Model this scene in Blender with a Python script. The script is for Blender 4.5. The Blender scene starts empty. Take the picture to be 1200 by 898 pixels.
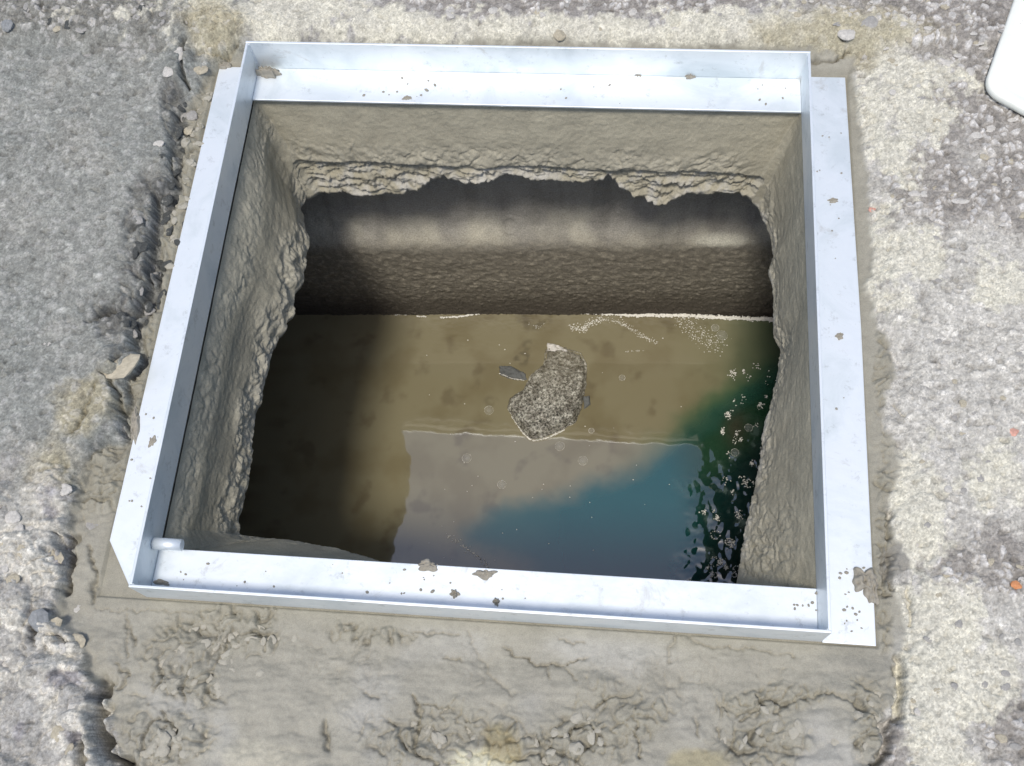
import bpy, bmesh, math, random
import numpy as np
from mathutils import Vector, Matrix
random.seed(7)
RNG = np.random.RandomState(11)
S = bpy.context.scene
COL = S.collection

# ------------------------------------------------------------------ camera
F_PX = 1261.22                      # focal length in pixels of a 1200 px wide picture
CAM = np.array([0.54435655, -0.22733904, 1.21142672 + 0.055])
R = np.array([[0.99492337, 0.07713451, -0.06463556],
              [-0.04607914, 0.92016360, 0.38881314],
              [0.08946620, -0.38386093, 0.91904656]])   # rows: right, up, back
cd = bpy.data.cameras.new('camera'); cam = bpy.data.objects.new('camera', cd); COL.objects.link(cam)
cd.sensor_width = 36; cd.lens = F_PX / 1200 * 36; cd.clip_start = 0.01; cd.clip_end = 500
M = Matrix([list(R[:, i]) + [CAM[i]] for i in range(3)] + [[0, 0, 0, 1]])
# matrix columns are the camera axes in world space
M = Matrix([[R[0][i], R[1][i], R[2][i], CAM[i]] for i in range(3)] + [[0, 0, 0, 1]])
cam.matrix_world = M
S.camera = cam

# ------------------------------------------------------------------ light
TO_SUN = Vector((-0.08, -0.34, 1.0)).normalized()
w = bpy.data.worlds.new('World'); S.world = w; w.use_nodes = True
nt = w.node_tree; bg = nt.nodes['Background']
sky = nt.nodes.new('ShaderNodeTexSky'); sky.sky_type = 'NISHITA'; sky.sun_disc = False
sky.sun_elevation = math.asin(TO_SUN.z); sky.sun_rotation = math.atan2(TO_SUN.x, TO_SUN.y)
sky.air_density = 1.0; sky.dust_density = 2.2; sky.ozone_density = 1.0
nt.links.new(sky.outputs[0], bg.inputs[0]); bg.inputs[1].default_value = 0.15
sl = bpy.data.lights.new('sun', 'SUN'); sl.energy = 2.65; sl.angle = math.radians(11); sl.color = (1.0, 0.95, 0.87)
so = bpy.data.objects.new('sun', sl); COL.objects.link(so)
so.rotation_euler = TO_SUN.to_track_quat('Z', 'Y').to_euler(); so.location = (-1, -2, 6)
S.view_settings.view_transform = 'Standard'; S.view_settings.look = 'None'
S.view_settings.exposure = 0.0; S.view_settings.gamma = 1.0
S.render.engine = 'CYCLES'
S.cycles.max_bounces = 8; S.cycles.diffuse_bounces = 5; S.cycles.glossy_bounces = 4

# ------------------------------------------------------------------ where a point of the photograph lies on a level plane
def at(u, v, z):
    d = np.array([(u - 600) / F_PX, -(v - 449) / F_PX, -1.0]) @ R
    k = (z - CAM[2]) / d[2]
    return CAM + k * d
def ats(pts, z):
    return np.array([at(u, v, z)[:2] for u, v in pts])

# ------------------------------------------------------------------ numeric noise
def _h(ix, iy, iz=0):
    n = (ix.astype(np.int64) * 374761393 + iy.astype(np.int64) * 668265263 + np.int64(iz) * 1274126177) & 0xFFFFFFFF
    n = ((n ^ (n >> 13)) * 1274126177) & 0xFFFFFFFF
    n = ((n ^ (n >> 16)) * 668265263) & 0xFFFFFFFF
    return ((n ^ (n >> 15)) & 0xFFFFFF) / float(0xFFFFFF)
def per(x, y, s=0):
    xi = np.floor(x); yi = np.floor(y); fx = x - xi; fy = y - yi
    xi = xi.astype(np.int64); yi = yi.astype(np.int64)
    ux = fx * fx * fx * (fx * (fx * 6 - 15) + 10); uy = fy * fy * fy * (fy * (fy * 6 - 15) + 10)
    def g(a, b, dx, dy):
        t = _h(a, b, s) * 6.2831853
        return np.cos(t) * dx + np.sin(t) * dy
    n00 = g(xi, yi, fx, fy); n10 = g(xi + 1, yi, fx - 1, fy); n01 = g(xi, yi + 1, fx, fy - 1); n11 = g(xi + 1, yi + 1, fx - 1, fy - 1)
    return 1.5 * ((n00 * (1 - ux) + n10 * ux) * (1 - uy) + (n01 * (1 - ux) + n11 * ux) * uy)
def fbm(x, y, sc, o=4, s=0, gain=0.5):
    r = 0; a = 1; t = 0
    for i in range(o):
        r = r + a * per(x * sc + 13.7 * i, y * sc - 7.3 * i, s + i * 17); t += a; a *= gain; sc *= 2.03
    return r / t
def ridge(x, y, sc, o=4, s=0):
    r = 0; a = 1; t = 0
    for i in range(o):
        r = r + a * (1 - 2 * np.abs(per(x * sc + 3.1 * i, y * sc + 9.2 * i, s + i * 31))); t += a; a *= 0.5; sc *= 2.1
    return r / t
def worley(x, y, sc, s=0):
    x = x * sc; y = y * sc; xi = np.floor(x).astype(np.int64); yi = np.floor(y).astype(np.int64)
    f1 = np.full(x.shape, 9.0); f2 = np.full(x.shape, 9.0); idv = np.zeros(x.shape)
    for dx in (-1, 0, 1):
        for dy in (-1, 0, 1):
            a = xi + dx; b = yi + dy
            d = np.hypot(a + _h(a, b, s) - x, b + _h(a, b, s + 5) - y); v = _h(a, b, s + 9)
            near = d < f1
            f2 = np.where(near, f1, np.minimum(f2, d)); idv = np.where(near, v, idv); f1 = np.where(near, d, f1)
    return f1, f2, idv
def sst(a, b, x):
    t = np.clip((x - a) / (b - a), 0, 1); return t * t * (3 - 2 * t)
def mixc(c, col, m):
    return c * (1 - m[..., None]) + np.array(col)[None] * m[..., None]
def seg_dist(px, py, pts, closed=False):
    d = np.full(px.shape, 1e9); pts = [tuple(p) for p in pts]
    n = len(pts)
    for i in range(n if closed else n - 1):
        ax, ay = pts[i]; bx, by = pts[(i + 1) % n]
        ex, ey = bx - ax, by - ay; L = ex * ex + ey * ey + 1e-12
        t = np.clip(((px - ax) * ex + (py - ay) * ey) / L, 0, 1)
        d = np.minimum(d, np.hypot(px - ax - t * ex, py - ay - t * ey))
    return d
def inside(px, py, pts):
    r = np.zeros(px.shape, bool); n = len(pts)
    for i in range(n):
        x1, y1 = pts[i]; x2, y2 = pts[(i + 1) % n]
        if y1 == y2: continue
        c = (y1 > py) != (y2 > py)
        r ^= c & (px < (x2 - x1) * (py - y1) / (y2 - y1) + x1)
    return r

def torn_noise(x, y, sc, s=0):
    # crumbly torn mortar: grainy lumps cut by a net of narrow dark cracks
    xa = x + 0.35 / sc * per(x * sc * 0.7, y * sc * 0.7, s + 1); ya = y + 0.35 / sc * per(x * sc * 0.7, y * sc * 0.7, s + 2)
    g = fbm(xa, ya, sc, 3, s + 3, 0.62)
    cr = 1 - np.abs(per(xa * sc * 0.55, ya * sc * 0.55, s + 7)) * 2.2; cr2 = 1 - np.abs(per(xa * sc * 1.2, ya * sc * 1.2, s + 8)) * 2.2
    on = sst(-0.15, 0.25, per(x * sc * 0.3, y * sc * 0.3, s + 9))
    return g - 0.75 * sst(0.72, 0.98, cr) * on - 0.4 * sst(0.75, 1.0, cr2)
# ------------------------------------------------------------------ object helpers
def tag(o, label=None, cat=None, group=None, kind=None):
    if label: o['label'] = label
    if cat: o['category'] = cat
    if group: o['group'] = group
    if kind: o['kind'] = kind
    return o
def link(name, me, mat=None, parent=None):
    o = bpy.data.objects.new(name, me); COL.objects.link(o)
    if mat: me.materials.clear(); me.materials.append(mat)
    if parent: o.parent = parent
    return o
def empty(name, loc=(0, 0, 0)):
    o = bpy.data.objects.new(name, None); COL.objects.link(o); o.location = loc; o.empty_display_size = 0.05
    return o
def mesh_np(name, V, Fq, col=None, wet=None, smooth=True):
    me = bpy.data.meshes.new(name)
    used = np.zeros(len(V), bool); used[Fq.ravel()] = True
    idx = np.cumsum(used) - 1; V = V[used]; Fq = idx[Fq]
    me.vertices.add(len(V)); me.vertices.foreach_set('co', V.astype(np.float32).ravel())
    me.loops.add(Fq.size); me.loops.foreach_set('vertex_index', Fq.astype(np.int32).ravel())
    me.polygons.add(len(Fq)); me.polygons.foreach_set('loop_start', np.arange(0, Fq.size, 4, dtype=np.int32))
    me.polygons.foreach_set('loop_total', np.full(len(Fq), 4, np.int32))
    me.update(calc_edges=True)
    me.polygons.foreach_set('use_smooth', np.full(len(Fq), smooth))
    if col is not None:
        a = me.attributes.new('tone', 'FLOAT_COLOR', 'POINT')
        c = np.ones((len(V), 4), np.float32); c[:, :3] = np.clip(col[used], 0.002, 0.95); a.data.foreach_set('color', c.ravel())
    if wet is not None:
        a = me.attributes.new('wet', 'FLOAT', 'POINT'); a.data.foreach_set('value', wet[used].astype(np.float32))
    return me
def grid_faces(nx, ny):
    i = np.arange(nx - 1)[:, None]; j = np.arange(ny - 1)[None]
    a = (i * ny + j); return np.stack([a, a + ny, a + ny + 1, a + 1], -1)

# ------------------------------------------------------------------ materials
def mat_new(name):
    m = bpy.data.materials.new(name); m.use_nodes = True
    t = m.node_tree; b = t.nodes['Principled BSDF']; return m, t, b
def noise(t, sc, detail=6, rough=0.6, coord='Object', dist=0.0):
    tc = t.nodes.new('ShaderNodeTexCoord'); n = t.nodes.new('ShaderNodeTexNoise')
    n.inputs['Scale'].default_value = sc; n.inputs['Detail'].default_value = detail
    n.inputs['Roughness'].default_value = rough; n.inputs['Distortion'].default_value = dist
    t.links.new(tc.outputs[coord], n.inputs['Vector']); return n
def ramp(t, src, stops):
    r = t.nodes.new('ShaderNodeValToRGB'); e = r.color_ramp.elements
    while len(e) < len(stops): e.new(0.5)
    for k, (p, c) in enumerate(stops): e[k].position = p; e[k].color = (*c, 1) if len(c) == 3 else c
    t.links.new(src, r.inputs[0]); return r
def mul(t, a, b, fac=1.0, mode='MULTIPLY'):
    m = t.nodes.new('ShaderNodeMix'); m.data_type = 'RGBA'; m.blend_type = mode; m.inputs[0].default_value = fac
    for s, q in ((a, 6), (b, 7)):
        if isinstance(s, tuple): m.inputs[q].default_value = (*s, 1)
        else: t.links.new(s, m.inputs[q])
    return m.outputs[2]
def bump(t, b, src, strength, dist, prev=None):
    n = t.nodes.new('ShaderNodeBump'); n.inputs['Strength'].default_value = strength; n.inputs['Distance'].default_value = dist
    t.links.new(src, n.inputs['Height'])
    if prev: t.links.new(prev.outputs[0], n.inputs['Normal'])
    t.links.new(n.outputs[0], b.inputs['Normal']); return n
def toned(name, rough=0.9, fine=600, lo=0.72, hi=1.25, bs=0.6, bd=0.002, wetrough=0.35, speck=None):
    m, t, b = mat_new(name)
    at_ = t.nodes.new('ShaderNodeAttribute'); at_.attribute_name = 'tone'
    n1 = noise(t, fine, 5, 0.7); r1 = ramp(t, n1.outputs['Fac'], [(0.3, (lo,) * 3), (0.7, (hi,) * 3)])
    c = mul(t, at_.outputs['Color'], r1.outputs[0])
    if speck:
        tc = t.nodes.new('ShaderNodeTexCoord'); vo = t.nodes.new('ShaderNodeTexVoronoi'); vo.inputs['Scale'].default_value = speck
        t.links.new(tc.outputs['Object'], vo.inputs['Vector'])
        bw = t.nodes.new('ShaderNodeRGBToBW'); t.links.new(vo.outputs['Color'], bw.inputs[0])
        r2 = ramp(t, bw.outputs[0], [(0.15, (0.80,) * 3), (0.5, (1.0,) * 3), (0.85, (1.2,) * 3)])
        c = mul(t, c, r2.outputs[0])
    t.links.new(c, b.inputs['Base Color'])
    wa = t.nodes.new('ShaderNodeAttribute'); wa.attribute_name = 'wet'
    mr = t.nodes.new('ShaderNodeMapRange'); mr.inputs[3].default_value = rough; mr.inputs[4].default_value = wetrough
    t.links.new(wa.outputs['Fac'], mr.inputs[0]); t.links.new(mr.outputs[0], b.inputs['Roughness'])
    n2 = noise(t, fine * 0.45, 8, 0.72)
    bump(t, b, n2.outputs['Fac'], bs, bd)
    return m
M_GROUND = toned('asphalt_and_cement', 0.92, 430, 0.80, 1.19, 0.5, 0.0018, 0.4, speck=420)
M_MORTAR = toned('fresh_mortar', 0.85, 700, 0.82, 1.14, 0.55, 0.0018, 0.45)
M_SHAFT = toned('mortar_lining', 0.88, 650, 0.78, 1.18, 0.7, 0.002, 0.4)
M_WALL = toned('sewer_concrete', 0.97, 420, 0.65, 1.3, 0.6, 0.003, 0.35)

M_WALL.node_tree.nodes['Principled BSDF'].inputs['Specular IOR Level'].default_value = 0.25
def solid(name, col, rough=0.85, var=0.25, sc=3, bs=0.5, bd=0.0015, metallic=0.0):
    m, t, b = mat_new(name)
    n = noise(t, sc, 6, 0.7); r = ramp(t, n.outputs['Fac'], [(0.3, (1 - var,) * 3), (0.7, (1 + var,) * 3)])
    c = mul(t, tuple(col), r.outputs[0]); t.links.new(c, b.inputs['Base Color'])
    b.inputs['Roughness'].default_value = rough; b.inputs['Metallic'].default_value = metallic
    n2 = noise(t, sc * 4, 6, 0.7); bump(t, b, n2.outputs['Fac'], bs, bd); return m
M_PALE = solid('pale_stone', (0.52, 0.50, 0.46)); M_GREY = solid('grey_stone', (0.33, 0.32, 0.30))
M_DARK = solid('dark_rubble', (0.10, 0.105, 0.10), 0.8, 0.5, 4, 0.9, 0.003); M_BEIGE = solid('beige_stone', (0.42, 0.38, 0.29))
M_PINK = solid('pink_brick_chip', (0.62, 0.34, 0.27)); M_ORANGE = solid('orange_brick_chip', (0.62, 0.27, 0.12))
M_BLUE = solid('bluish_stone', (0.25, 0.26, 0.265)); M_CRUMB = solid('mortar_crumb', (0.30, 0.28, 0.235), 0.9, 0.2, 150, 0.5, 0.001); M_LUMP = solid('mortar_clod', (0.38, 0.36, 0.30), 0.9, 0.12, 4, 0.4, 0.001)

def metal():
    m, t, b = mat_new('galvanised_metal')
    tc = t.nodes.new('ShaderNodeTexCoord'); mp = t.nodes.new('ShaderNodeMapping'); mp.inputs['Scale'].default_value = (1, 1, 1)
    t.links.new(tc.outputs['Object'], mp.inputs[0])
    n = t.nodes.new('ShaderNodeTexNoise'); n.inputs['Scale'].default_value = 9; n.inputs['Detail'].default_value = 7; n.inputs['Roughness'].default_value = 0.6
    n.inputs['Distortion'].default_value = 0.6
    t.links.new(mp.outputs[0], n.inputs['Vector'])
    r = ramp(t, n.outputs['Fac'], [(0.34, (0.64, 0.70, 0.73)), (0.5, (0.78, 0.83, 0.86)), (0.7, (0.85, 0.89, 0.91))])
    n2 = noise(t, 46, 8, 0.75); r2 = ramp(t, n2.outputs['Fac'], [(0.33, (0.76, 0.76, 0.75)), (0.43, (1, 1, 1)), (1, (1, 1, 1))])
    c = mul(t, r.outputs[0], r2.outputs[0])
    n5 = noise(t, 17, 9, 0.72, dist=0.8); r5 = ramp(t, n5.outputs['Fac'], [(0.60, (0, 0, 0)), (0.72, (0.55,) * 3)])
    mx = t.nodes.new('ShaderNodeMix'); mx.data_type = 'RGBA'; t.links.new(r5.outputs[0], mx.inputs[0]); t.links.new(c, mx.inputs[6]); mx.inputs[7].default_value = (0.42, 0.41, 0.37, 1)
    t.links.new(mx.outputs[2], b.inputs['Base Color'])
    b.inputs['Metallic'].default_value = 0.42
    rr = t.nodes.new('ShaderNodeMapRange'); t.links.new(n.outputs['Fac'], rr.inputs[0]); rr.inputs[1].default_value = 0.3; rr.inputs[2].default_value = 0.7
    rr.inputs[3].default_value = 0.52; rr.inputs[4].default_value = 0.36; t.links.new(rr.outputs[0], b.inputs['Roughness'])
    n3 = noise(t, 70, 3, 0.5); bump(t, b, n3.outputs['Fac'], 0.12, 0.002); return m
M_METAL = metal()

# ================================================================== GROUND AND MORTAR BED
def axis(lo, hi, step, far):
    a = np.arange(lo, hi + step / 2, step); out = []; s = step * 1.6; x = hi
    while x < far: x += s; out.append(x); s *= 1.35
    b = []; s = step * 1.6; x = lo
    while x > -far: x -= s; b.append(x); s *= 1.35
    return np.concatenate([b[::-1], a, out])
GX = axis(-0.47, 1.16, 0.0016, 60.0); GY = axis(-0.22, 0.98, 0.0016, 60.0)
X, Y = np.meshgrid(GX, GY, indexing='ij')
ZREF = 0.02
# the homography that says which spot of the photograph shows a ground point (used to lay out stains and patches)
def spot(x, y, z):
    P = np.stack([x, y, np.full_like(x, z)], -1) - CAM
    q = P @ R.T; dpt = np.maximum(-q[..., 2], 0.2)
    return 600 + F_PX * q[..., 0] / dpt, 449 - F_PX * q[..., 1] / dpt
U, Vv = spot(X, Y, ZREF)
U = np.clip(U, -900, 2100); Vv = np.clip(Vv, -900, 1900)

edge_px = [(262, 58), (240, 78), (232, 98), (214, 112), (215, 140), (202, 180), (205, 215), (190, 233), (186, 253), (181, 287), (186, 313),
           (180, 335), (172, 355), (158, 378), (160, 415), (145, 440), (143, 487), (147, 513), (118, 520), (88, 545), (86, 575), (74, 600), (76, 640), (66, 690),
           (60, 725), (88, 751), (97, 788), (120, 808), (132, 850), (138, 898), (150, 1000), (1000, 1020), (1036, 898), (1034, 868), (1034, 851), (1054, 815), (1056, 771),
           (1064, 745), (1062, 708), (1048, 680), (1075, 655), (1050, 622), (1043, 597), (1056, 553), (1056, 513), (1037, 487), (1050, 433),
           (1046, 397), (1028, 367), (1020, 333), (1027, 267), (1020, 213), (1016, 167), (1010, 117), (1002, 62), (960, 52), (600, 46)]
EDGE = [tuple(p) for p in ats(edge_px, ZREF)]
wx = X + 0.011 * fbm(X, Y, 19, 4, 1, 0.6) + 0.0035 * fbm(X, Y, 62, 3, 2); wy = Y + 0.011 * fbm(X, Y, 19, 4, 3, 0.6) + 0.0035 * fbm(X, Y, 62, 3, 4)
sd = seg_dist(wx, wy, EDGE, True); ins = inside(wx, wy, EDGE); sd = np.where(ins, -sd, sd)

N_low = fbm(X, Y, 4, 4, 20); N_mid = fbm(X, Y, 22, 4, 21); N_fine = fbm(X, Y, 90, 3, 22); N_vf = fbm(X, Y, 210, 2, 23)
def blob(cx, cy, rx, ry, ang=0, soft=0.35, na=0.6, nn=None):
    a = math.radians(ang); dx = U - cx; dy = Vv - cy
    p = (dx * math.cos(a) + dy * math.sin(a)) / rx; q = (-dx * math.sin(a) + dy * math.cos(a)) / ry
    n = N_mid if nn is None else nn
    return sst(-soft, soft, 1 - np.hypot(p, q) + na * n + 0.3 * na * N_fine)
W1, W2, WID = worley(wx, wy, 95, 40)          # about 1 cm stones
V1, V2, VID = worley(X, Y, 230, 41)           # about 4 mm grit
L1, L2, LID = worley(wx, wy, 38, 42)          # rubble lumps
gritty = sst(0.05, 0.6, V2 - V1); stone = sst(0.0, 0.5, W2 - W1); lump = sst(0.0, 0.45, L2 - L1)

# ---- zones of the old surface
left = sst(20, -20, U - 250 - 0.1 * (400 - Vv))
rightz = sst(960, 1000, U)
topz = sst(60, 40, Vv)
rubBL = np.maximum(blob(40, 760, 110, 190, 0, 0.3, 0.5), blob(90, 880, 90, 60, 0, 0.3, 0.4))
broken = np.clip(np.maximum.reduce([blob(203, 135, 13, 42, -4, 0.3, 0.35), blob(172, 262, 24, 62, 8, 0.3, 0.4), blob(162, 345, 26, 50, 14, 0.3, 0.4),
                 blob(128, 375, 18, 30, -20, 0.3, 0.5)]), 0, 1)
roughTL = blob(110, 10, 190, 42, 3, 0.5, 0.9)
darkP = np.maximum.reduce([blob(1180, 110, 130, 80, 0, 0.5, 0.8), blob(1105, 30, 130, 38, 0, 0.4, 0.6), blob(1105, 215, 60, 52, 0, 0.45, 0.8), blob(1185, 200, 45, 70, 0, 0.5, 0.8),
                           blob(680, 2, 260, 26, 0, 0.4, 0.7), blob(1190, 650, 70, 40, 0, 0.5, 0.9), blob(1200, 860, 60, 50, 0, 0.6, 0.9), blob(1060, 880, 30, 40, 0, 0.5, 0.9),
                           blob(1120, 660, 40, 30, 20, 0.6, 1.0)])
NW = fbm(X + 0.01 * N_mid, Y + 0.01 * N_fine, 17, 5, 24, 0.62)
def rag(cx, cy, rx, ry, ang=0): return blob(cx, cy, rx, ry, ang, 0.22, 1.5, NW)
cream = np.maximum.reduce([rag(330, 18, 125, 38, -3), rag(560, 38, 330, 17, 1), rag(880, 42, 180, 26, 0), rag(1060, 120, 60, 68, 0), rag(1055, 300, 45, 60, 0), rag(1090, 760, 52, 140, 0),
                           rag(1080, 600, 36, 60, 0), rag(1110, 850, 46, 80, 0), rag(1180, 330, 40, 26, 20), rag(1150, 560, 36, 40, 0), rag(1170, 800, 26, 40, 0)])
yell = np.maximum.reduce([blob(255, 38, 35, 28, 20, 0.5, 0.5), blob(100, 478, 42, 26, -40, 0.45, 0.8), blob(60, 560, 28, 40, 20, 0.5, 0.8), blob(985, 40, 90, 25, 0, 0.6, 0.8), blob(1000,60,30,22,0,.5,.7)])

# ---- colours of the surface (what it is made of, not how it is lit)
c = np.ones(X.shape + (3,)) * np.array([0.255, 0.26, 0.238])
c = mixc(c, (0.49, 0.475, 0.43), sst(-0.2, 0.35, rightz * 1.2 - 0.55 + 0.35 * N_low))
c = mixc(c, (0.36, 0.345, 0.33), topz * (1 - left) * 0.8)
c = mixc(c, (0.222, 0.232, 0.215), left * sst(-0.1, 0.3, fbm(X, Y, 7, 3, 60)) * 0.7)
c = mixc(c, (0.29, 0.285, 0.255), left * sst(0.0, 0.35, fbm(X, Y, 11, 4, 61)) * 0.5)
c = mixc(c, (0.19, 0.185, 0.165), roughTL * 0.75)
c = mixc(c, (0.26, 0.242, 0.22), darkP * 0.85)
c = mixc(c, (0.60, 0.58, 0.485), cream * (0.75 + 0.25 * sst(-0.3, 0.3, N_mid)))
c = mixc(c, (0.36, 0.325, 0.22), yell * 0.8)
D1, D2, DID = worley(wx + 0.006 * per(X * 50, Y * 50, 78), wy + 0.006 * per(X * 50, Y * 50, 79), 24, 43)
c = mixc(c, (0.36, 0.35, 0.325), rubBL * 0.9); c = mixc(c, (0.54, 0.52, 0.46), rubBL * sst(-0.1, 0.25, fbm(X, Y, 16, 3, 63) + 0.5 * (DID - 0.4)))
c = mixc(c, (0.29, 0.28, 0.285), rubBL * sst(0.1, 0.35, fbm(X, Y, 19, 3, 64) + 0.3 * (0.5 - DID)))
c = mixc(c, (0.13, 0.13, 0.12), broken * (0.45 + 0.5 * sst(-0.2, 0.3, N_mid)))
# stones and grit showing in the surface
stmask = sst(0.55, 0.72, WID) * sst(0.12, 0.3, W2 - W1) * (0.25 + 0.75 * np.clip(darkP + roughTL * 0.5, 0, 1)) * (1 - 0.8 * cream)
c = mixc(c, (0.58, 0.565, 0.54), stmask * 0.85)
stm2 = sst(0.45, 0.3, WID) * sst(0.1, 0.3, W2 - W1) * 0.35
c = c * (1 - 0.35 * stm2[..., None])
c = c * (0.90 + 0.20 * VID)[..., None] * (0.93 + 0.07 * gritty)[..., None]
G1, G2, GID = worley(X * 0.85 + 0.0008 * per(X * 400, Y * 400, 46), Y * 1.15 + 0.0008 * per(X * 400, Y * 400, 47), 190, 48)
grain = sst(0.05, 0.25, G2 - G1); H1, H2, HID = worley(X * 0.85, Y * 1.15, 92, 49); grh = sst(0.08, 0.3, H2 - H1)
dens_ = (0.5 + 0.5 * sst(-0.3, 0.4, fbm(X, Y, 13, 3, 50))) * (1 - 0.45 * left)
c = c * (1 - 0.26 * grain * sst(0.20, 0.12, GID) * dens_ * (1 - 0.5 * cream))[..., None] * (1 + 0.20 * grain * sst(0.80, 0.9, GID) * (1 - 0.6 * cream))[..., None]
c = c * (1 - 0.24 * grh * sst(0.12, 0.06, HID) * dens_ * (1 - 0.5 * cream))[..., None] * (1 + 0.28 * grh * sst(0.88, 0.94, HID) * (1 - 0.7 * cream))[..., None]
speckR = sst(0.12, 0.5, fbm(X, Y, 42, 4, 66)) * rightz * (1 - 0.6 * cream)
c = c * (1 - 0.22 * speckR)[..., None]
speckL = sst(0.2, 0.5, fbm(X, Y, 55, 4, 67)) * left
c = c * (1 - 0.30 * speckL)[..., None]
c = c * (1.0 + 0.16 * fbm(X, Y, 30, 5, 68, 0.7))[..., None]

# ---- heights of the old surface
TN = torn_noise(X, Y, 55, 500)
A0 = 0.017 + 0.010 * left + 0.014 * topz
z = A0 + 0.006 * N_low
z = z + 0.0014 * N_mid + (0.0011 + 0.0011 * rightz) * N_fine + 0.0006 * N_vf
z = z + 0.0011 * (gritty - 0.5) + 0.0022 * stmask
z = z - 0.0030 * sst(0.15, 0.5, fbm(X, Y, 42, 4, 66)) * rightz - 0.0022 * speckL
z = z + 0.0011 * grain * (GID - 0.5) + 0.0016 * grh * (HID - 0.5) - 0.0022 * grh * sst(0.12, 0.05, HID)
z = z + roughTL * (0.006 * TN + 0.002 * lump)
z = z + darkP * 0.0015 * stone
z = z + rubBL * (0.016 * (0.5 - np.minimum(D1, 1) ** 2) * (0.4 + DID) + 0.012 * fbm(X, Y, 14, 4, 71) + 0.0055 * TN)
z = z + broken * (-0.008 + 0.006 * (lump - 0.3) * (0.4 + LID) + 0.006 * TN)
z = z + blob(137, 425, 26, 16, -20, 0.5, 0.5) * 0.012 + blob(210, 68, 14, 22, 0, 0.5, 0.5) * 0.008 + blob(200, 92, 20, 22, 0, .5, .5) * .004
cliff = sst(-20, 20, 212 - U) * (0.25 + 0.75 * sst(560, 500, Vv))
wdt = 0.020 + 0.020 * (1 - cliff)
z = z - (0.010 + 0.012 * cliff) * (1 - sst(0, 1, sd / wdt)) * (1 - sst(40, 62, 62 - Vv + 40) * 0)
ez = np.exp(-(sd / 0.022) ** 2) * sst(330, 240, U)
z = z + ez * (0.0045 * TN + 0.006 * fbm(X, Y, 32, 3, 74)); z = z + 0.004 * TN * np.exp(-(sd / 0.014) ** 2) * (1 - ez)
ZA = z

# ---- the mortar bed
rough = np.maximum.reduce([blob(245, 745, 80, 34, -8, 0.3, 0.7), blob(215, 795, 50, 28, 30, 0.3, 0.7), blob(505, 865, 75, 36, 0, 0.4, 0.9), blob(660, 868, 90, 30, 0, 0.4, 1.0),
                           blob(740, 835, 50, 30, 30, 0.4, 1.0), blob(910, 820, 60, 16, -10, 0.4, 1.0), blob(890, 870, 60, 26, 0, 0.4, 1.0), blob(180, 870, 60, 40, 0, 0.4, 0.8),
                           blob(430, 740, 60, 10, 5, 0.5, 1.0), blob(1042, 640, 12, 120, 0, 0.4, 1.0), blob(1020, 830, 20, 60, 0, 0.4, 0.9), blob(1040, 440, 10, 60, 0, 0.4, .9)])
leftm = sst(250, 215, U + (Vv - 60) * 0.21 - 20) * sst(620, 560, Vv)
rough = np.maximum(rough, leftm * 0.75)
dfr = np.maximum(np.maximum(-0.061 - X, X - 0.862), np.maximum(-0.004 - Y, Y - 0.797))   # distance outside the frame
under = sst(0.003, 0.0, dfr)
rise = 0.004 + 0.010 * sst(0.0, 0.07, dfr) * sst(900, 1000, U) + 0.018 * sst(0.0, 0.03, dfr) * topz + 0.010 * sst(0.02, 0.10, dfr) * sst(660, 720, Vv)
zm = -0.004 + rise + 0.004 * fbm(X, Y, 7, 2, 80) * sst(0, 0.05, dfr) + 0.0012 * fbm(X * 0.4, Y, 50, 3, 81) + 0.0006 * N_vf
tw = fbm(X * 0.55 + 0.02 * per(X * 9, Y * 9, 86), Y * 1.6, 14, 4, 87, 0.6); zm = zm + sst(0.004, 0.03, dfr) * (0.0065 * tw + 0.0030 * sst(640, 760, Vv) * fbm(wx, wy, 34, 3, 97) + 0.0022 * np.abs(per(X * 9 + 1.5 * per(X * 5, Y * 5, 88), Y * 24, 89)))
crumb = ridge(wx, wy, 45, 4, 82); Q1, Q2, QI = worley(wx, wy, 60, 83)
TM = torn_noise(wx, wy, 48, 520)
zm = zm + rough * (0.012 * TM + 0.003 * crumb + 0.002 * N_fine) + (1 - rough) * 0.0035 * sst(-0.1, 0.5, fbm(X, Y, 9, 3, 85)) * sst(0.004, 0.03, dfr) * TM + 0.007 * sst(780, 860, Vv) * fbm(X, Y, 17, 4, 96, 0.6)
zm = zm + leftm * (0.005 * fbm(X, Y, 30, 4, 84) + 0.004 * TM) * sst(0, 0.01, dfr)
def crack(pts, wmm, dmm, zlist):
    P = ats(pts, 0.0); x0, y0 = P.min(0) - 0.03; x1, y1 = P.max(0) + 0.03
    m = (X > x0) & (X < x1) & (Y > y0) & (Y < y1)
    cx = X[m] + 0.004 * per(X[m] * 70, Y[m] * 70, 90) + 0.002 * per(X[m] * 190, Y[m] * 190, 91); cy = Y[m] + 0.004 * per(X[m] * 70, Y[m] * 70, 92) + 0.002 * per(X[m] * 190, Y[m] * 190, 93)
    d = seg_dist(cx, cy, P); dmm = dmm * 1.3; ww = 0.62 * wmm / 1000 * (0.6 + 0.8 * np.clip(per(X[m] * 60, Y[m] * 60, 94) + 0.5, 0, 1))
    g = np.exp(-(d / ww) ** 1.3)
    for Z in zlist: Z[m] -= dmm / 1000 * g
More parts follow.
